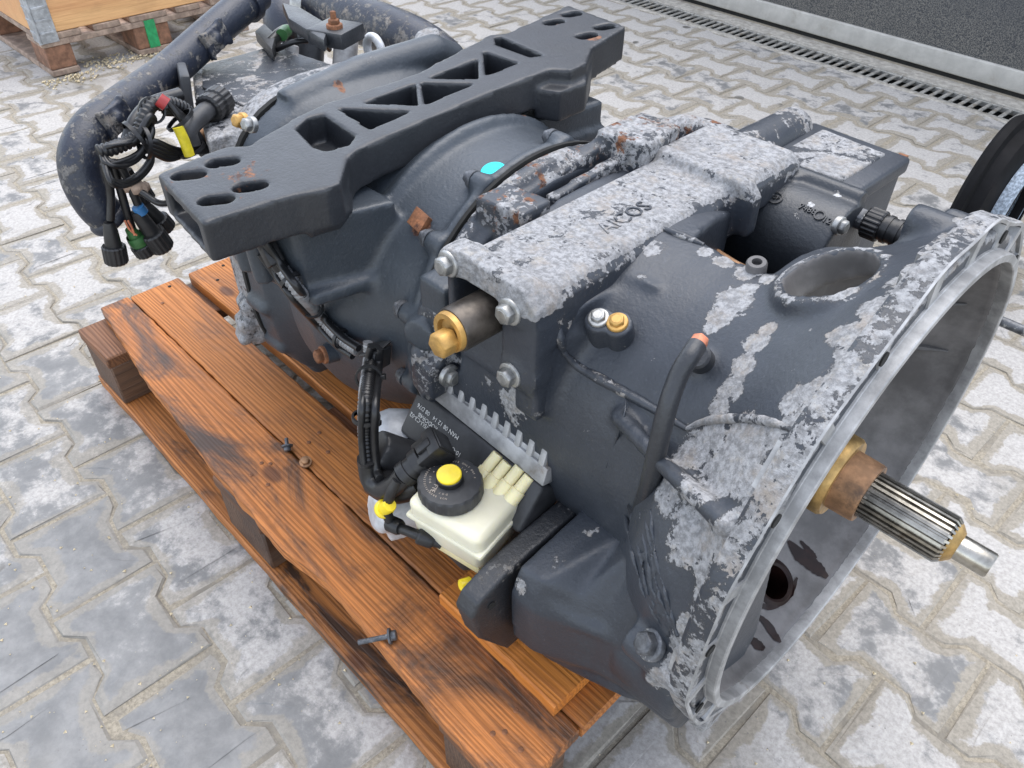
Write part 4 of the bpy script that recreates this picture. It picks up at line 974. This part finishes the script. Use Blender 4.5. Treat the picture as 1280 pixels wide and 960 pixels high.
for z, r0, wav in ((.0, .035, 0), (.004, .0365, 0), (.0045, .0365, .0012), (.0185, .0360, .0012), (.021, .0345, .0008), (.022, .030, 0), (.0222, .016, 0)):
    pts.append([cc+uz*z+(r0+wav*(abs(math.sin(n*.5*2*PI*j/144))-.5))*(math.cos(2*PI*j/144)*ux+math.sin(2*PI*j/144)*uy) for j in range(144)])
cap = part('cap', b.loft(pts), MAT['blackd'], tank, flat_angle=30)
text('cap_print', 'FTE', .0075, 'printo', cap, cc-uy*.021*.94-ux*.006+uz*.0226, -uy*.2+ux*.3-uy*.9, ux+uy*.2, .0002)
for ring_r, word, sz in ((.0275, 'NUR BREMSFLUESSIGKEIT DOT 4   USE ONLY DOT 4', .0032), (.0215, 'DOT 3  DOT 4  FMVSS 116  ', .0032)):
    for i_, ch in enumerate(word):
        if ch == ' ': continue
        t_ = -1.05-i_*4.6/len(word); rd_ = math.cos(t_)*ux+math.sin(t_)*uy; tn_ = math.sin(t_)*ux-math.cos(t_)*uy
        text('cap_print', ch, sz, 'printo', cap, cc+rd_*ring_r+uz*.0225, tn_, rd_, .0002)
b = B().lathe([(.020, .0155), (.030, .0150), (.0305, .0140)], cc, uz, 36); part('cap_collar', b, MAT['black'], tank)
b = B().lathe([(.0285, .0138), (.0325, .0138), (.0335, .0128), (.0335, .004), (.0338, .0)], cc, uz, 36); part('cap_button', b, MAT['yellow'], tank)

# ---- electric actuator on the far side: black cylinder with a flat box behind it
b = B().lathe([(-.335, .055), (-.325, .0615), (-.19, .0615), (-.182, .060)], (0, .235, .098), (1, 0, 0), 48)
b.loft([ring_x(x, .012, 16, 2, .262, .157) for x in (-.335, -.185)])
b.loft([ring_x(x, .013, 16, 2, .190, .052) for x in (-.33, -.20)])
b.lathe([(-.02, .0085), (.004, .0085)], (-.268, .252, .162), (0, -.25, 1), 18)
b.lathe([(-.02, .0085), (.004, .0085)], (-.318, .196, .070), (0, -1, .3), 18)
act = link('shift_actuator', cast(b, .003, 3), MAT['paint_act'], gx)
paint_attr(act, 'peel', [(hit(1005, 275, act), .008, .56), (hit(1022, 262, act), .007, .54), (hit(1052, 250, act), .009, .58), (hit(965, 262, act), .004, .5)])
b = B().loft([[(-.345, .262, z), (-.205, .268, z), (-.202, .415, z), (-.340, .425, z)] for z in (.0, .150)])
b.loft([[(-.348, .262, z), (-.200, .268, z), (-.197, .420, z), (-.343, .430, z)] for z in (.134, .156)])
bx = part('actuator_box', bevelled(b, .006, 3), MAT['paint'], act)
b = B().loft([[(-.322, .285, z), (-.226, .289, z), (-.224, .40, z), (-.318, .41, z)] for z in (.15, .159)])
lid = link('lid', cast(b, .003, 2), MAT['paint'], act); paint_fn(lid, 'peel', lambda co: .66+0*co[:, 0]); 
b = B().obox((-.21, .418, .150), (.006, 0, 0), (0, .008, 0), (0, 0, .004)); part('rusty_clip', b, MAT['rust'], act)
for x, t in ((-.312, '1405895'), (-.235, '7488')):
    text('cast_number', t, .011, 'paint_act', act, (x+.012, .2045, .1522), (1, 0, 0), (0, .88, .48), .0012)
text('cast_number', '12', .011, 'paint_act', act, (-.196, .201, .1502), (1, 0, 0), (0, .88, .48), .0010)
for x, r in ((-.268, .0085), (-.211, .0065)):
    part('cast_ring', B().lathe([(0, r), (.0012, r), (.0012, r-.0018), (0, r-.0018)], (x+.004, .2035, .1516), (0, -.5, .87), 28, cap=False), MAT['paint_black'], act)
text('cast_mark', 'GP', .007, 'paint_black', act, (-.264, .2035, .1518), (1, 0, 0), (0, .88, .48), .0010)
bolt(act, (-.182, .205, .148), (1, -.1, .1), .0085, .009, 'steel_dull', 1.3)
c0 = np.array((-.186, .262, .135))
b = B().lathe([(-.02, .014), (.012, .014)], c0, (1, 0, 0), 6); part('hex_socket', bevelled(b, .001, 1), MAT['bolt_dark'], act)
b = B(); prof = []
b.loft([[c0+np.array((x, r*(1+.05*(j % 4 < 2))*math.cos(2*PI*j/80), r*(1+.05*(j % 4 < 2))*math.sin(2*PI*j/80))) for j in range(80)] for x, r in ((.012, .0165), (.014, .0178), (.030, .0178), (.032, .0165))])
cn = part('cable_nut', b, MAT['black'], act, flat_angle=25)
pth = spline([c0+np.array(q) for q in ((.028, 0, 0), (.045, 0, 0), (.062, .001, -.003), (.072, .001, -.014), (.076, 0, -.04))], 6)
part('cable_elbow', B().tube(pth, [.015]*12+[.0145]*(len(pth)-12), 20), MAT['black'], cn)
for x in (.036, .048): part('elbow_ring', B().lathe([(0, .0152), (0, .0166), (.005, .0166), (.005, .0152)], c0+np.array((x, 0, 0)), (1, 0, 0), 28, cap=False), MAT['black'], cn)
part('cable_tail', B().tube(spline([c0+np.array(q) for q in ((.074, 0, -.02), (.08, .02, -.07), (.02, .05, -.14), (-.06, .03, -.2))], 8), .011, 12), MAT['sheath'], act)
act.location += Vector((0, -.024, .016))
# small threaded bush and bracket at the case edge
q = onbell(945, 336); part('threaded_bush', B().lathe([(-.02, .010), (.007, .010), (.009, .0088), (.009, .005), (.002, .005)], q, (0, -.2, 1), 24), MAT['alu_in'], gx)
b = B().tube([U(880, 305, 'z', .14), U(920, 330, 'z', .135), U(985, 362, 'z', .13)], .004, 8); part('far_gasket', b, MAT['rust_steel'], gx)

# ---- retarder behind the rear case
b = B()
b.loft([[(-.90, -.215, z), (-.90, .10, z), (-1.17, .06, z), (-1.165, -.10, z), (-1.06, -.150, z)] for z in (-.20, .150)])
b.loft([ring_x(x, r_+.008, 72, 3.0, zc=-.046, ry=r_-.016) for x, r_ in ((-.885, .232), (-.92, .230), (-.945, .222))])
b.tube([(-.955, -.165, .135), (-.92, -.19, .11), (-.90, -.205, .06)], .022, 12)
b.loft([[(-1.0, .08, z), (-.90, .08, z), (-.90, .2, z), (-1.02, .2, z)] for z in (-.2, .13)])
b.lathe([(-.04, .022), (.035, .022)], (-.935, .215, .160), (0, -.3, 1), 18)
ret = link('retarder', cast(b, .0045, 4), MAT['paint'], gx)
paint_fn(ret, 'peel', lambda co: np.where(co[:, 0] > -.96, .62, np.where(co[:, 1] < -.10, .56, .42)))
paint_fn(ret, 'rust', lambda co: .25*(co[:, 1] > .05)*(co[:, 0] > -1.05))
b = B().loft([[(-1.155, -.085, z), (-1.07, -.13, z), (-.965, -.12, z), (-.97, .02, z), (-1.16, .045, z)] for z in (.149, .154)]); tp = part('top_plate', bevelled(b, .002), MAT['paint'], ret); tp.data.attributes.new('peel', 'FLOAT', 'POINT').data.foreach_set('value', np.full(len(tp.data.vertices), .40, np.float32))
b = B().loft([ring_x(x, .2435, 72, 3.1, zc=-.046, ry=.2195) for x in (-.884, -.8755)]); part('gasket', b, MAT['dark'], ret)
p = U(307, 153, 'x', -.91); bolt(ret, U(303, 151, 'y', -.205), (.1, -1, .3), .0085, .012, 'brass', 1.2); bolt(ret, U(314, 156, 'y', -.205), (.1, -1, .3), .0085, .011, 'steel_dull', 1.2)
b = B().lathe([(0, .024), (.012, .024), (.012, .014), (0, .014)], U(468, 62, 'z', .17), (-.6, -.8, .2), 30, cap=False); part('lifting_eye', cast(B().tube([U(468, 62, 'z', .17)+.020*np.array((math.cos(t), .3*math.sin(t)*0, math.sin(t))) for t in np.linspace(-.6, 3.7, 20)], .0075, 12), .003, 2), MAT['alu_light'], ret)
for k, (px, py, r_, h_) in enumerate(((385, 58, .030, .06), (432, 62, .022, .05), (360, 72, .018, .04))):
    part('coolant_port', B().lathe([(-.06, r_), (h_*.5, r_), (h_*.55, r_*.85)], U(px, py, 'z', .12), (-.2, .4, 1), 24), MAT['alu' if k else 'paint_black'], ret)
bk = part('bracket', bevelled(B().obox(U(420, 42, 'z', .21), (.03, .012, 0), (-.012, .03, 0), (0, 0, .012)), .003), MAT['paint_black'], ret)
bolt(ret, U(418, 32, 'z', .225), (0, 0, 1), .009, .010, 'rust', 1.4, stud=.010)
part('bracket_arm', bevelled(B().prism([U(352, 2, 'z', .22), U(375, 8, 'z', .22), U(412, 30, 'z', .22), U(405, 50, 'z', .22), U(360, 22, 'z', .22)], (0, 0, -.02)), .004), MAT['paint_black'], ret)
pp = [U(350, -40, 'z', .13), U(352, 0, 'z', .12), U(358, 30, 'z', .10), U(360, 60, 'z', .05)]
part('hose', B().tube(spline(pp, 6), .045, 20), MAT['paint_pipe'], ret)
part('hose_clamp', B().lathe([(-.012, .047), (-.012, .050), (.012, .050), (.012, .047)], U(385, 4, 'z', .14), (.7, .35, -.1), 32, cap=False), MAT['steel_dull'], ret)
pp = [U(365, -20, 'z', .135), U(420, 12, 'z', .135), U(480, 36, 'z', .135), U(530, 60, 'z', .125), U(562, 92, 'z', .10), U(568, 130, 'z', .04)]
cp = part('coolant_pipe', B().tube(spline(pp, 10), .044, 28), MAT['paint_pipe'], ret); paint_fn(cp, 'peel', lambda co: .42+0*co[:, 0])
part('thin_hose', B().tube(spline([U(345, 62, 'z', .16), U(370, 52, 'z', .175), U(400, 52, 'z', .17), U(412, 62, 'z', .15)], 8), .0045, 10), MAT['sheath'], ret)
part('green_clip', B().tube([U(352, 44, 'z', .175), U(358, 38, 'z', .175)], .010, 14), MAT['green'], ret)
part('thick_hose', B().tube(spline([U(338, 55, 'z', .165), U(352, 42, 'z', .17), U(362, 40, 'z', .16), U(366, 60, 'z', .13)], 8), .011, 14), MAT['sheath'], ret)
part('cover_clip', bevelled(B().prism([U(318, 38, 'z', .175), U(330, 28, 'z', .175), U(345, 42, 'z', .175), U(340, 62, 'z', .175)], (0, 0, -.02)), .004), MAT['blackd'], ret)
part('side_bracket', bevelled(B().obox(U(232, 112, 'x', -1.06), (.03, -.012, 0), (0, .004, .03), (.004, .006, 0)), .004), MAT['blackd'], ret)

# silver castings showing behind the rear flange
b = B(); rs = np.random.default_rng(3)
for px, py, r_ in ((322, 352, .020), (318, 372, .020), (322, 395, .022), (320, 420, .020), (330, 330, .02), (326, 410, .016), (308, 385, .018), (306, 408, .018), (303, 425, .013)):
    q = U(px, py, 'x', -.905)+np.array((0, .004, 0)); b.lathe([(-.03, r_*.8), (.006, r_*.85), (.012, r_*.5)], q, (1, -.25, 0), 14)
b.loft([[(x, y, z) for y, z in ((-.19, .05), (-.208, -.06), (-.206, -.19), (-.17, -.24), (.0, -.24), (.0, .05))] for x in (-.95, -.89)])
rim_ = link('retarder_rim', cast(b, .0045, 9, fac=.6), MAT['paint'], gx); paint_fn(rim_, 'peel', lambda co: .66+0*co[:, 0])

# ---- large coolant pipe on the left
pp = [U(322, -8, 'x', -1.21), U(268, 38, 'x', -1.17), U(212, 88, 'x', -1.12), U(158, 128, 'x', -1.06), U(118, 158, 'x', -1.02), U(100, 192, 'x', -.995), U(103, 225, 'x', -.985), U(120, 256, 'x', -.975), U(141, 276, 'x', -.97)]
sp_ = spline(pp, 8); big = part('coolant_pipe', B().tube(sp_, [.0268]*len(sp_), 32), MAT['paint_pipe'], gx)
paint_fn(big, 'peel', lambda co: .28+.07*(co[:, 2] < .2))
paint_attr(big, 'rust', [(U(125, 256, 'x', -.94), .022, .6)])
d = sp_[-1]-sp_[-4]; d /= np.linalg.norm(d)
part('pipe_bead', B().lathe([(-.014, .0265), (-.010, .0300), (-.004, .0305), (.0, .029), (.001, .022), (-.03, .022)], sp_[-1], d, 32, cap=False), MAT['paint_pipe'], big)
part('pipe_flange', B().lathe([(-.006, .0265), (-.006, .032), (.006, .032), (.006, .0265)], sp_[2], sp_[3]-sp_[1], 32, cap=False), MAT['paint_pipe'], big)
for (px, py, x) in ((150, 138, -1.0), (272, 42, -1.13)):
    q = U(px, py, 'x', x); i = int(np.argmin([np.linalg.norm(a-q) for a in sp_])); t = sp_[i+1]-sp_[i]; t /= np.linalg.norm(t); n_ = (CAM-sp_[i]); n_ -= (n_@t)*t; n_ /= np.linalg.norm(n_); n_ = n_+np.array((.2, .1, -.35)); n_ -= (n_@t)*t; n_ /= np.linalg.norm(n_); c_ = np.cross(t, n_)
    b = B().obox(sp_[i]+n_*.0245, t*.022, c_*.018, n_*.006); b.obox(sp_[i]+n_*.028+t*.024, t*.003, c_*.022, n_*.006); b.obox(sp_[i]+n_*.028-t*.024, t*.003, c_*.022, n_*.006); b.lathe([(0, .011), (.010, .009), (.012, .006)], sp_[i]+n_*.025, n_, 16)
    pc_ = link('pipe_bracket', cast(b, .003, 3), MAT['paint_pipe'], big); paint_fn(pc_, 'peel', lambda co: .45+0*co[:, 0])

# ---- wiring
def conduit(name, pts, r, mat, parent, pitch=.0055, depth=.16, seg=12):
    """corrugated sleeve: real rings along a spline"""
    P = spline(pts, 12); L = [0.]
    for i in range(1, len(P)): L.append(L[-1]+np.linalg.norm(P[i]-P[i-1]))
    n = int(L[-1]/pitch*4); S_ = np.linspace(0, L[-1], n); A = np.array(P)
    Q = [np.array([np.interp(s_, L, A[:, k]) for k in range(3)]) for s_ in S_]
    return part(name, B().tube(Q, [r*(1-depth*(i % 4 in (2, 3))) for i in range(len(Q))], seg), MAT[mat], parent, flat_angle=70)
def wire(pts, r=.004, mat='sheath', name='cable', parent=None, n=8):
    return part(name, B().tube(spline(pts, n), r, 10), MAT[mat], parent or harness, flat_angle=80)
def tie(c, ax, r, mat='black', parent=None, name='cable_tie'):
    ax = np.array(ax, float)/np.linalg.norm(ax)
    o = part(name, B().lathe([(-.0025, r-.001), (-.0025, r+.0016), (.0025, r+.0016), (.0025, r-.001)], c, ax, 20, cap=False), MAT[mat], parent or harness)
    u = np.cross(ax, (0, 0, 1.)); u /= np.linalg.norm(u); 
    part('tie_head', bevelled(B().obox(np.array(c)-u*(r+.002), ax*.0035, u*.0035, np.cross(ax, u)*.003), .0008, 1), MAT[mat], o); return o
def skin(px, py, off=.013):
    q = hit(px, py, rear); return q-ray(px, py)*off*1.3 if q is not None else U(px, py, 'y', -.25)
harness = part('wiring_harness', B().tube(spline([skin(322, 290), skin(333, 308), skin(352, 335)], 6), .010, 12), MAT['sheath'], gx)
run = [skin(333, 308), skin(352, 335), skin(375, 366), skin(400, 395), skin(425, 422), skin(448, 438, .022)]
conduit('conduit', run, .0088, 'conduit_grey', harness)
for o_ in ((-.006, -.006, -.010), (.008, -.004, .010)): wire([p+np.array(o_) for p in run], .0048)
for i_, t in ((1, .5), (2, .6), (4, .1)):
    c = run[i_]+(run[i_+1]-run[i_])*t; tie(c, run[i_+1]-run[i_], .0125)
part('conduit_clip', bevelled(B().obox(skin(337, 314, .016), (.010, 0, -.014), (.006, 0, .005), (0, .010, 0)), .003), MAT['black'], harness)
# bracket at the bend, then the drop to the control unit
q = skin(470, 435, .02)
part('harness_bracket', bevelled(B().obox(q, (.016, .004, .010), (.004, -.016, 0), (0, 0, .002)).obox(q+np.array((.010, 0, -.012)), (.002, 0, 0), (0, .014, 0), (.004, 0, .018)), .0015, 1), MAT['blackd'], harness)
d0 = skin(468, 432, .03)
drop = [d0, U(463, 455, 'y', d0[1]-.012), U(458, 500, 'y', -.290), U(457, 545, 'y', -.300), U(460, 580, 'y', -.308)]
conduit('conduit', drop, .0085, 'sheath', harness)
d2 = [p+np.array((.013, .003, .0)) for p in drop]; conduit('conduit', [d0+np.array((-.014, 0, -.002))]+[p+np.array((-.012, .004, -.004)) for p in drop[1:]], .0062, 'conduit_grey', harness, pitch=.0045)
wire([d0+np.array((.012, 0, .002))]+d2[1:]+[U(475, 598, 'y', -.312)], .005); wire([p+np.array((.004, -.008, .004)) for p in drop], .0042)
for t in (.35, .62): 
    k = int(t*(len(drop)-1)); c = drop[k]+(drop[k+1]-drop[k])*(t*(len(drop)-1)-k); tie(c, drop[k+1]-drop[k], .0150)
elbow = [drop[-1]+np.array((0, 0, .01)), drop[-1], U(464, 600, 'y', -.312), U(478, 612, 'y', -.312), U(494, 606, 'y', -.308), U(505, 594, 'y', -.300)]
wire(elbow, .0125, name='rubber_elbow')
ca, cb = U(503, 596, 'y', -.300), U(545, 560, 'y', -.262); ax_ = (cb-ca)/np.linalg.norm(cb-ca)
part('plug', B().lathe([(0, .013), (.002, .0155), (.012, .0155), (.0125, .014), (.022, .014), (.0225, .017), (.034, .017), (.035, .0145)], ca, ax_, 24), MAT['black'], harness)
s1 = np.cross(ax_, (0, 0, 1.)); s1 /= np.linalg.norm(s1); s2 = np.cross(s1, ax_)
part('plug', bevelled(B().obox(ca+ax_*.048, ax_*.018, s1*.016, s2*.014).obox(ca+ax_*.056, ax_*.008, s1*.018, s2*.016).obox(ca+ax_*.046+s2*.015, ax_*.010, s1*.006, s2*.003), .002, 2), MAT['black'], harness)
# clutch unit body: silver cups and dark bodies under the control unit
b = B().lathe([(-.05, .036), (-.02, .042), (.012, .042), (.026, .036), (.034, .024), (.037, .0)], (-.500, -.232, -.125), (-.55, -.75, .15), 40)
cu = part('silver_cup', b, MAT['alu_light'], gx)
b = B().loft([[(-.50, -.285, z), (-.44, -.300, z), (-.40, -.20, z), (-.50, -.20, z)] for z in (-.225, -.160)]); b.lathe([(-.06, .030), (.016, .030), (.024, .022)], (-.455, -.285, -.180), (-.35, -.9, .2), 28)
part('clutch_unit_body', cast(b, .0035, 4), MAT['alu_light'], gx)
b = B().loft([[(-.475, -.255, z), (-.34, -.265, z), (-.28, -.19, z), (-.475, -.19, z)] for z in (-.22, -.095)]); b.lathe([(-.04, .026), (.03, .024)], U(495, 570, 'y', -.27), (-.3, -.6, .6), 20)
part('clutch_unit_cover', cast(b, .0035, 4), MAT['blackd'], gx)
# black pressure line with a yellow cap under the tank
q0 = U(480, 636, 'y', -.325)
part('line_cap', B().lathe([(-.004, .0085), (-.002, .0115), (.002, .0115), (.003, .0085), (.022, .0080), (.024, .0070)], q0, U(492, 628, 'y', -.325)-q0+np.array((.01, .0, .012)), 22), MAT['yellow'], harness)
ln = [U(497, 600, 'y', -.31), U(488, 618, 'y', -.32), U(484, 640, 'y', -.325), U(492, 656, 'y', -.322), U(510, 664, 'y', -.318), U(530, 672, 'y', -.312), U(552, 680, 'y', -.300)]
wire(ln, .0062, 'black', 'pressure_line')
for i_ in (3, 5): 
    c = ln[i_]; a = ln[min(i_+1, 6)]-c; a /= np.linalg.norm(a); part('line_joint', B().lathe([(-.008, .008), (-.006, .0098), (.008, .0098), (.012, .008)], c, a, 18), MAT['black'], harness)
part('rubber_boot', B().tube(spline([U(470, 600, 'y', -.30), U(500, 610, 'y', -.295), U(525, 602, 'y', -.28)], 6), [.020, .021, .022, .022, .021, .020, .019, .018, .018, .018, .018, .017, .016][:13], 18), MAT['sheath'], harness)

# ---- loom hanging from the coolant pipe
loom = part('wiring_loom', B().tube(spline([U(225, 118, 'x', -.98), U(190, 130, 'x', -.97), U(170, 150, 'x', -.955), U(160, 175, 'x', -.945)], 8), .0095, 12), MAT['sheath'], gx)
harness = loom
conduit('conduit', [U(247, 150, 'x', -.96), U(225, 133, 'x', -.955), U(196, 128, 'x', -.945), U(182, 142, 'x', -.935), U(170, 170, 'x', -.93), U(145, 184, 'x', -.925), U(122, 190, 'x', -.925)], .0095, 'sheath', loom, .006)
rs = np.random.default_rng(11)
for k in range(9):
    a, c2 = 8+rs.normal()*2, rs.normal()*3
    y0 = 158+k*8.5-(k % 3)*6
    wire([U(122+k*.8, 190-2*k*.3, 'x', -.93), U(140+c2, y0+18-k*.8+a*.4, 'x', -.925+.004*k), U(168, y0+14+c2, 'x', -.92), U(186+k*.5, y0-12, 'x', -.925), U(192-k*1.2, 150+k*2.5, 'x', -.935), U(178, 140+k, 'x', -.95)], .0034+.0012*(k % 3 == 0), 'sheath')
for k in range(6):
    wire([U(186+k*4, 126+k*3, 'x', -.95), U(206+k*4, 126+k*3.5, 'x', -.945), U(224+k*3, 146+k*2, 'x', -.935), U(236+k*3, 168+k, 'x', -.93), U(244+k*3, 192, 'x', -.925)], .0045, 'sheath')
for k in range(4):
    wire([U(232+k*4, 190-k*2, 'x', -.94), U(215, 186+k*4, 'x', -.93), U(196, 178+k*5, 'x', -.925), U(180, 176+k*3, 'x', -.925)], .0048, 'sheath')
wire([U(262, 158, 'x', -.945), U(270, 175, 'x', -.94), U(266, 196, 'x', -.935), U(252, 190, 'x', -.935)], .0065)
part('yellow_tape', B().tube([U(222, 158, 'x', -.915), U(230, 175, 'x', -.912), U(237, 194, 'x', -.91)], .0072, 14), MAT['ytape'], loom)
part('red_tape', B().tube([U(198, 124, 'x', -.935), U(208, 131, 'x', -.93)], .0092, 14), MAT['red'], loom)
for (px, py, x, r_, t) in ((190, 138, -.94, .016, (1, 0, .3)), (225, 150, -.93, .020, (.3, .5, -1)), (240, 187, -.925, .018, (.2, .3, -1)), (170, 172, -.93, .022, (0, .6, .2)), (180, 178, -.92, .020, (0, .8, -.2))):
    tie(U(px, py, 'x', x), t, r_, 'sheath')
# round plug on the retarder
ca, cb = U(272, 128, 'x', -.96), U(244, 150, 'x', -.93); ax_ = (cb-ca)/np.linalg.norm(cb-ca)
b = B(); b.loft([[ca+ax_*h+r_*(1+.045*(j % 4 < 2))*(math.cos(2*PI*j/72)*np.cross(ax_, (0, 0, 1))+math.sin(2*PI*j/72)*np.cross(ax_, np.cross(ax_, (0, 0, 1)))) for j in range(72)] for h, r_ in ((-.012, .019), (-.010, .0205), (.006, .0205), (.008, .018), (.012, .018), (.014, .0195), (.024, .0195), (.026, .016))])
part('round_plug', b, MAT['black'], loom, flat_angle=25)
wire([ca+ax_*.02, ca+ax_*.04, U(236, 162, 'x', -.925), U(240, 182, 'x', -.92)], .0125, 'blackd', 'rubber_elbow')
# dangling connectors
def dangle(path, ca, cb, r, mat='black', ring=None):
    wire(path, .0055)
    a = (cb-ca); L_ = np.linalg.norm(a); a /= L_; u = np.cross(a, (1., 0, 0)); u /= np.linalg.norm(u); v_ = np.cross(a, u)
    o = part('connector', B().lathe([(-.012, r*.45), (0, r*.62), (L_*.45, r*.72), (L_*.5, r*.72)], ca, a, 20), MAT[mat], loom)
    part('coupling_nut', B().loft([[ca+a*h+rr_*(1+.05*(j % 4 < 2))*(math.cos(2*PI*j/64)*u+math.sin(2*PI*j/64)*v_) for j in range(64)] for h, rr_ in ((L_*.46, r*.9), (L_*.5, r), (L_*.95, r), (L_, r*.9))]), MAT['black'], o, flat_angle=25)
    if ring: part('colour_ring', B().lathe([(0, r*.8), (L_*.12, r*.86), (L_*.3, r*.92), (L_*.45, r*.86)], ca, a, 20, cap=False), MAT[ring], o)
xq = -.935
_dg = dangle
def dangle(p, a, c, r, *k): _dg(p, a, c, r*.82, *k)
dangle([U(130, 205, 'x', xq), U(138, 240, 'x', xq), U(138, 275, 'x', xq)], U(138, 288, 'x', xq), U(146, 328, 'x', xq), .0185)
dangle([U(140, 200, 'x', xq), U(150, 235, 'x', xq), U(160, 270, 'x', xq), U(166, 288, 'x', xq)], U(168, 294, 'x', xq), U(184, 316, 'x', xq), .0185, 'green', 'green')
dangle([U(150, 205, 'x', xq+.01), U(162, 230, 'x', xq+.01), U(172, 255, 'x', xq+.01)], U(176, 272, 'x', xq+.01), U(204, 310, 'x', xq+.01), .0200)
dangle([U(160, 212, 'x', xq-.02), U(176, 240, 'x', xq-.02), U(182, 258, 'x', xq-.02)], U(186, 262, 'x', xq-.02), U(208, 286, 'x', xq-.02), .0185)
dangle([U(150, 205, 'x', xq-.03), U(162, 222, 'x', xq-.03)], U(166, 226, 'x', xq-.03), U(182, 250, 'x', xq-.03), .0180)
part('blue_tape', B().tube([U(172, 258, 'x', xq+.012), U(178, 266, 'x', xq+.012)], .0085, 14), MAT['blue'], loom)
wire([U(176, 240, 'x', -.92), U(200, 254, 'x', -.9), U(225, 250, 'x', -.86)], .0045)
part('bare_wires', B().tube(spline([U(160, 276, 'x', xq+.01), U(165, 285, 'x', xq+.008), U(168, 294, 'x', xq+.008)], 4), .0015, 6).tube(spline([U(156, 276, 'x', xq+.01), U(162, 287, 'x', xq+.008), U(171, 294, 'x', xq+.008)], 4), .0015, 6), MAT['copper'], loom)
part('rag_tape', cast(B().tube(spline([U(158, 226, 'x', xq), U(172, 236, 'x', xq+.01), U(184, 232, 'x', xq)], 6), [.010, .013, .009, .015, .008, .012, .010, .006, .013, .008, .006, .009, .004][:13], 8), .003, 1), MAT['wood_old'], loom)
part('brown_hose', B().tube(spline([U(250, 172, 'x', -.99), U(262, 166, 'x', -.99), U(284, 160, 'x', -.985)], 6), .014, 14), MAT['rust_steel'], loom)

# ================================================================ loose fasteners and the drum
def loose(name, p, ax, label, cat, mat, r=.0075, shank=.035, ln=.008, washer=1.5):
    t = thing(name, p, label, cat, 'loose bolts lying on the pallet' if cat == 'bolt' else None); ax = np.array(ax, float)/np.linalg.norm(ax)
    o = part('head', bevelled(B().lathe([(0, r), (ln, r), (ln+.001, r*.85)], p, ax, 6), r*.08, 1), MAT[mat], t)
    part('washer', B().lathe([(-.002, r*washer), (.0005, r*washer), (.001, r*.9)], p, ax, 24), MAT[mat], t)
    if shank:
        n = int(shank/.0006); part('shank', B().tube([np.array(p)-ax*(.002+shank*i/n) for i in range(n)], [r*.52*(1-.12*(i % 3 == 0)) for i in range(n)], 14), MAT[mat], t, flat_angle=70)
    return t
p = U(488, 795, 'z', ZT+.0085); q = U(463, 800, 'z', ZT+.004)
loose('loose_bolt', p, p-q, 'dark flange bolt lying on the front pallet board', 'bolt', 'bolt_dark', .0068, .040, .007)
p = U(359, 558, 'z', ZT+.008); loose('loose_bolt', p, (.5, -.3, -.35), 'small dark bolt wedged head up in the gap between two pallet boards', 'bolt', 'bolt_dark', .006, .012, .006)
p = U(382, 577, 'z', ZT+.006); loose('loose_nut', p, (.25, -.2, 1), 'brown flanged nut resting over the gap of the pallet boards', 'nut', 'rust_steel', .0068, 0, .006, 1.4)
D0 = np.array((-.30, 1.30, G+.20))
dr = thing('black_drum', (-.2, 1.30, G), 'black curved plastic drum with a pale blue grey rim behind the bell housing', 'drum')
b = B().lathe([(0, .165), (0, .195), (.008, .2), (.022, .197), (.026, .178), (.05, .172), (.058, .150), (.062, .112), (.09, .108), (.09, .095), (.02, .155)], D0, (1, 0, 0), 72, cap=False); part('drum_body', b, MAT['drum'], dr)
b = B().lathe([(.055, .100), (.058, .118), (.085, .120), (.090, .110), (.085, .095)], D0, (1, 0, 0), 72, cap=False); part('drum_rim', b, MAT['ring'], dr)
print('objects', len(SC.objects))
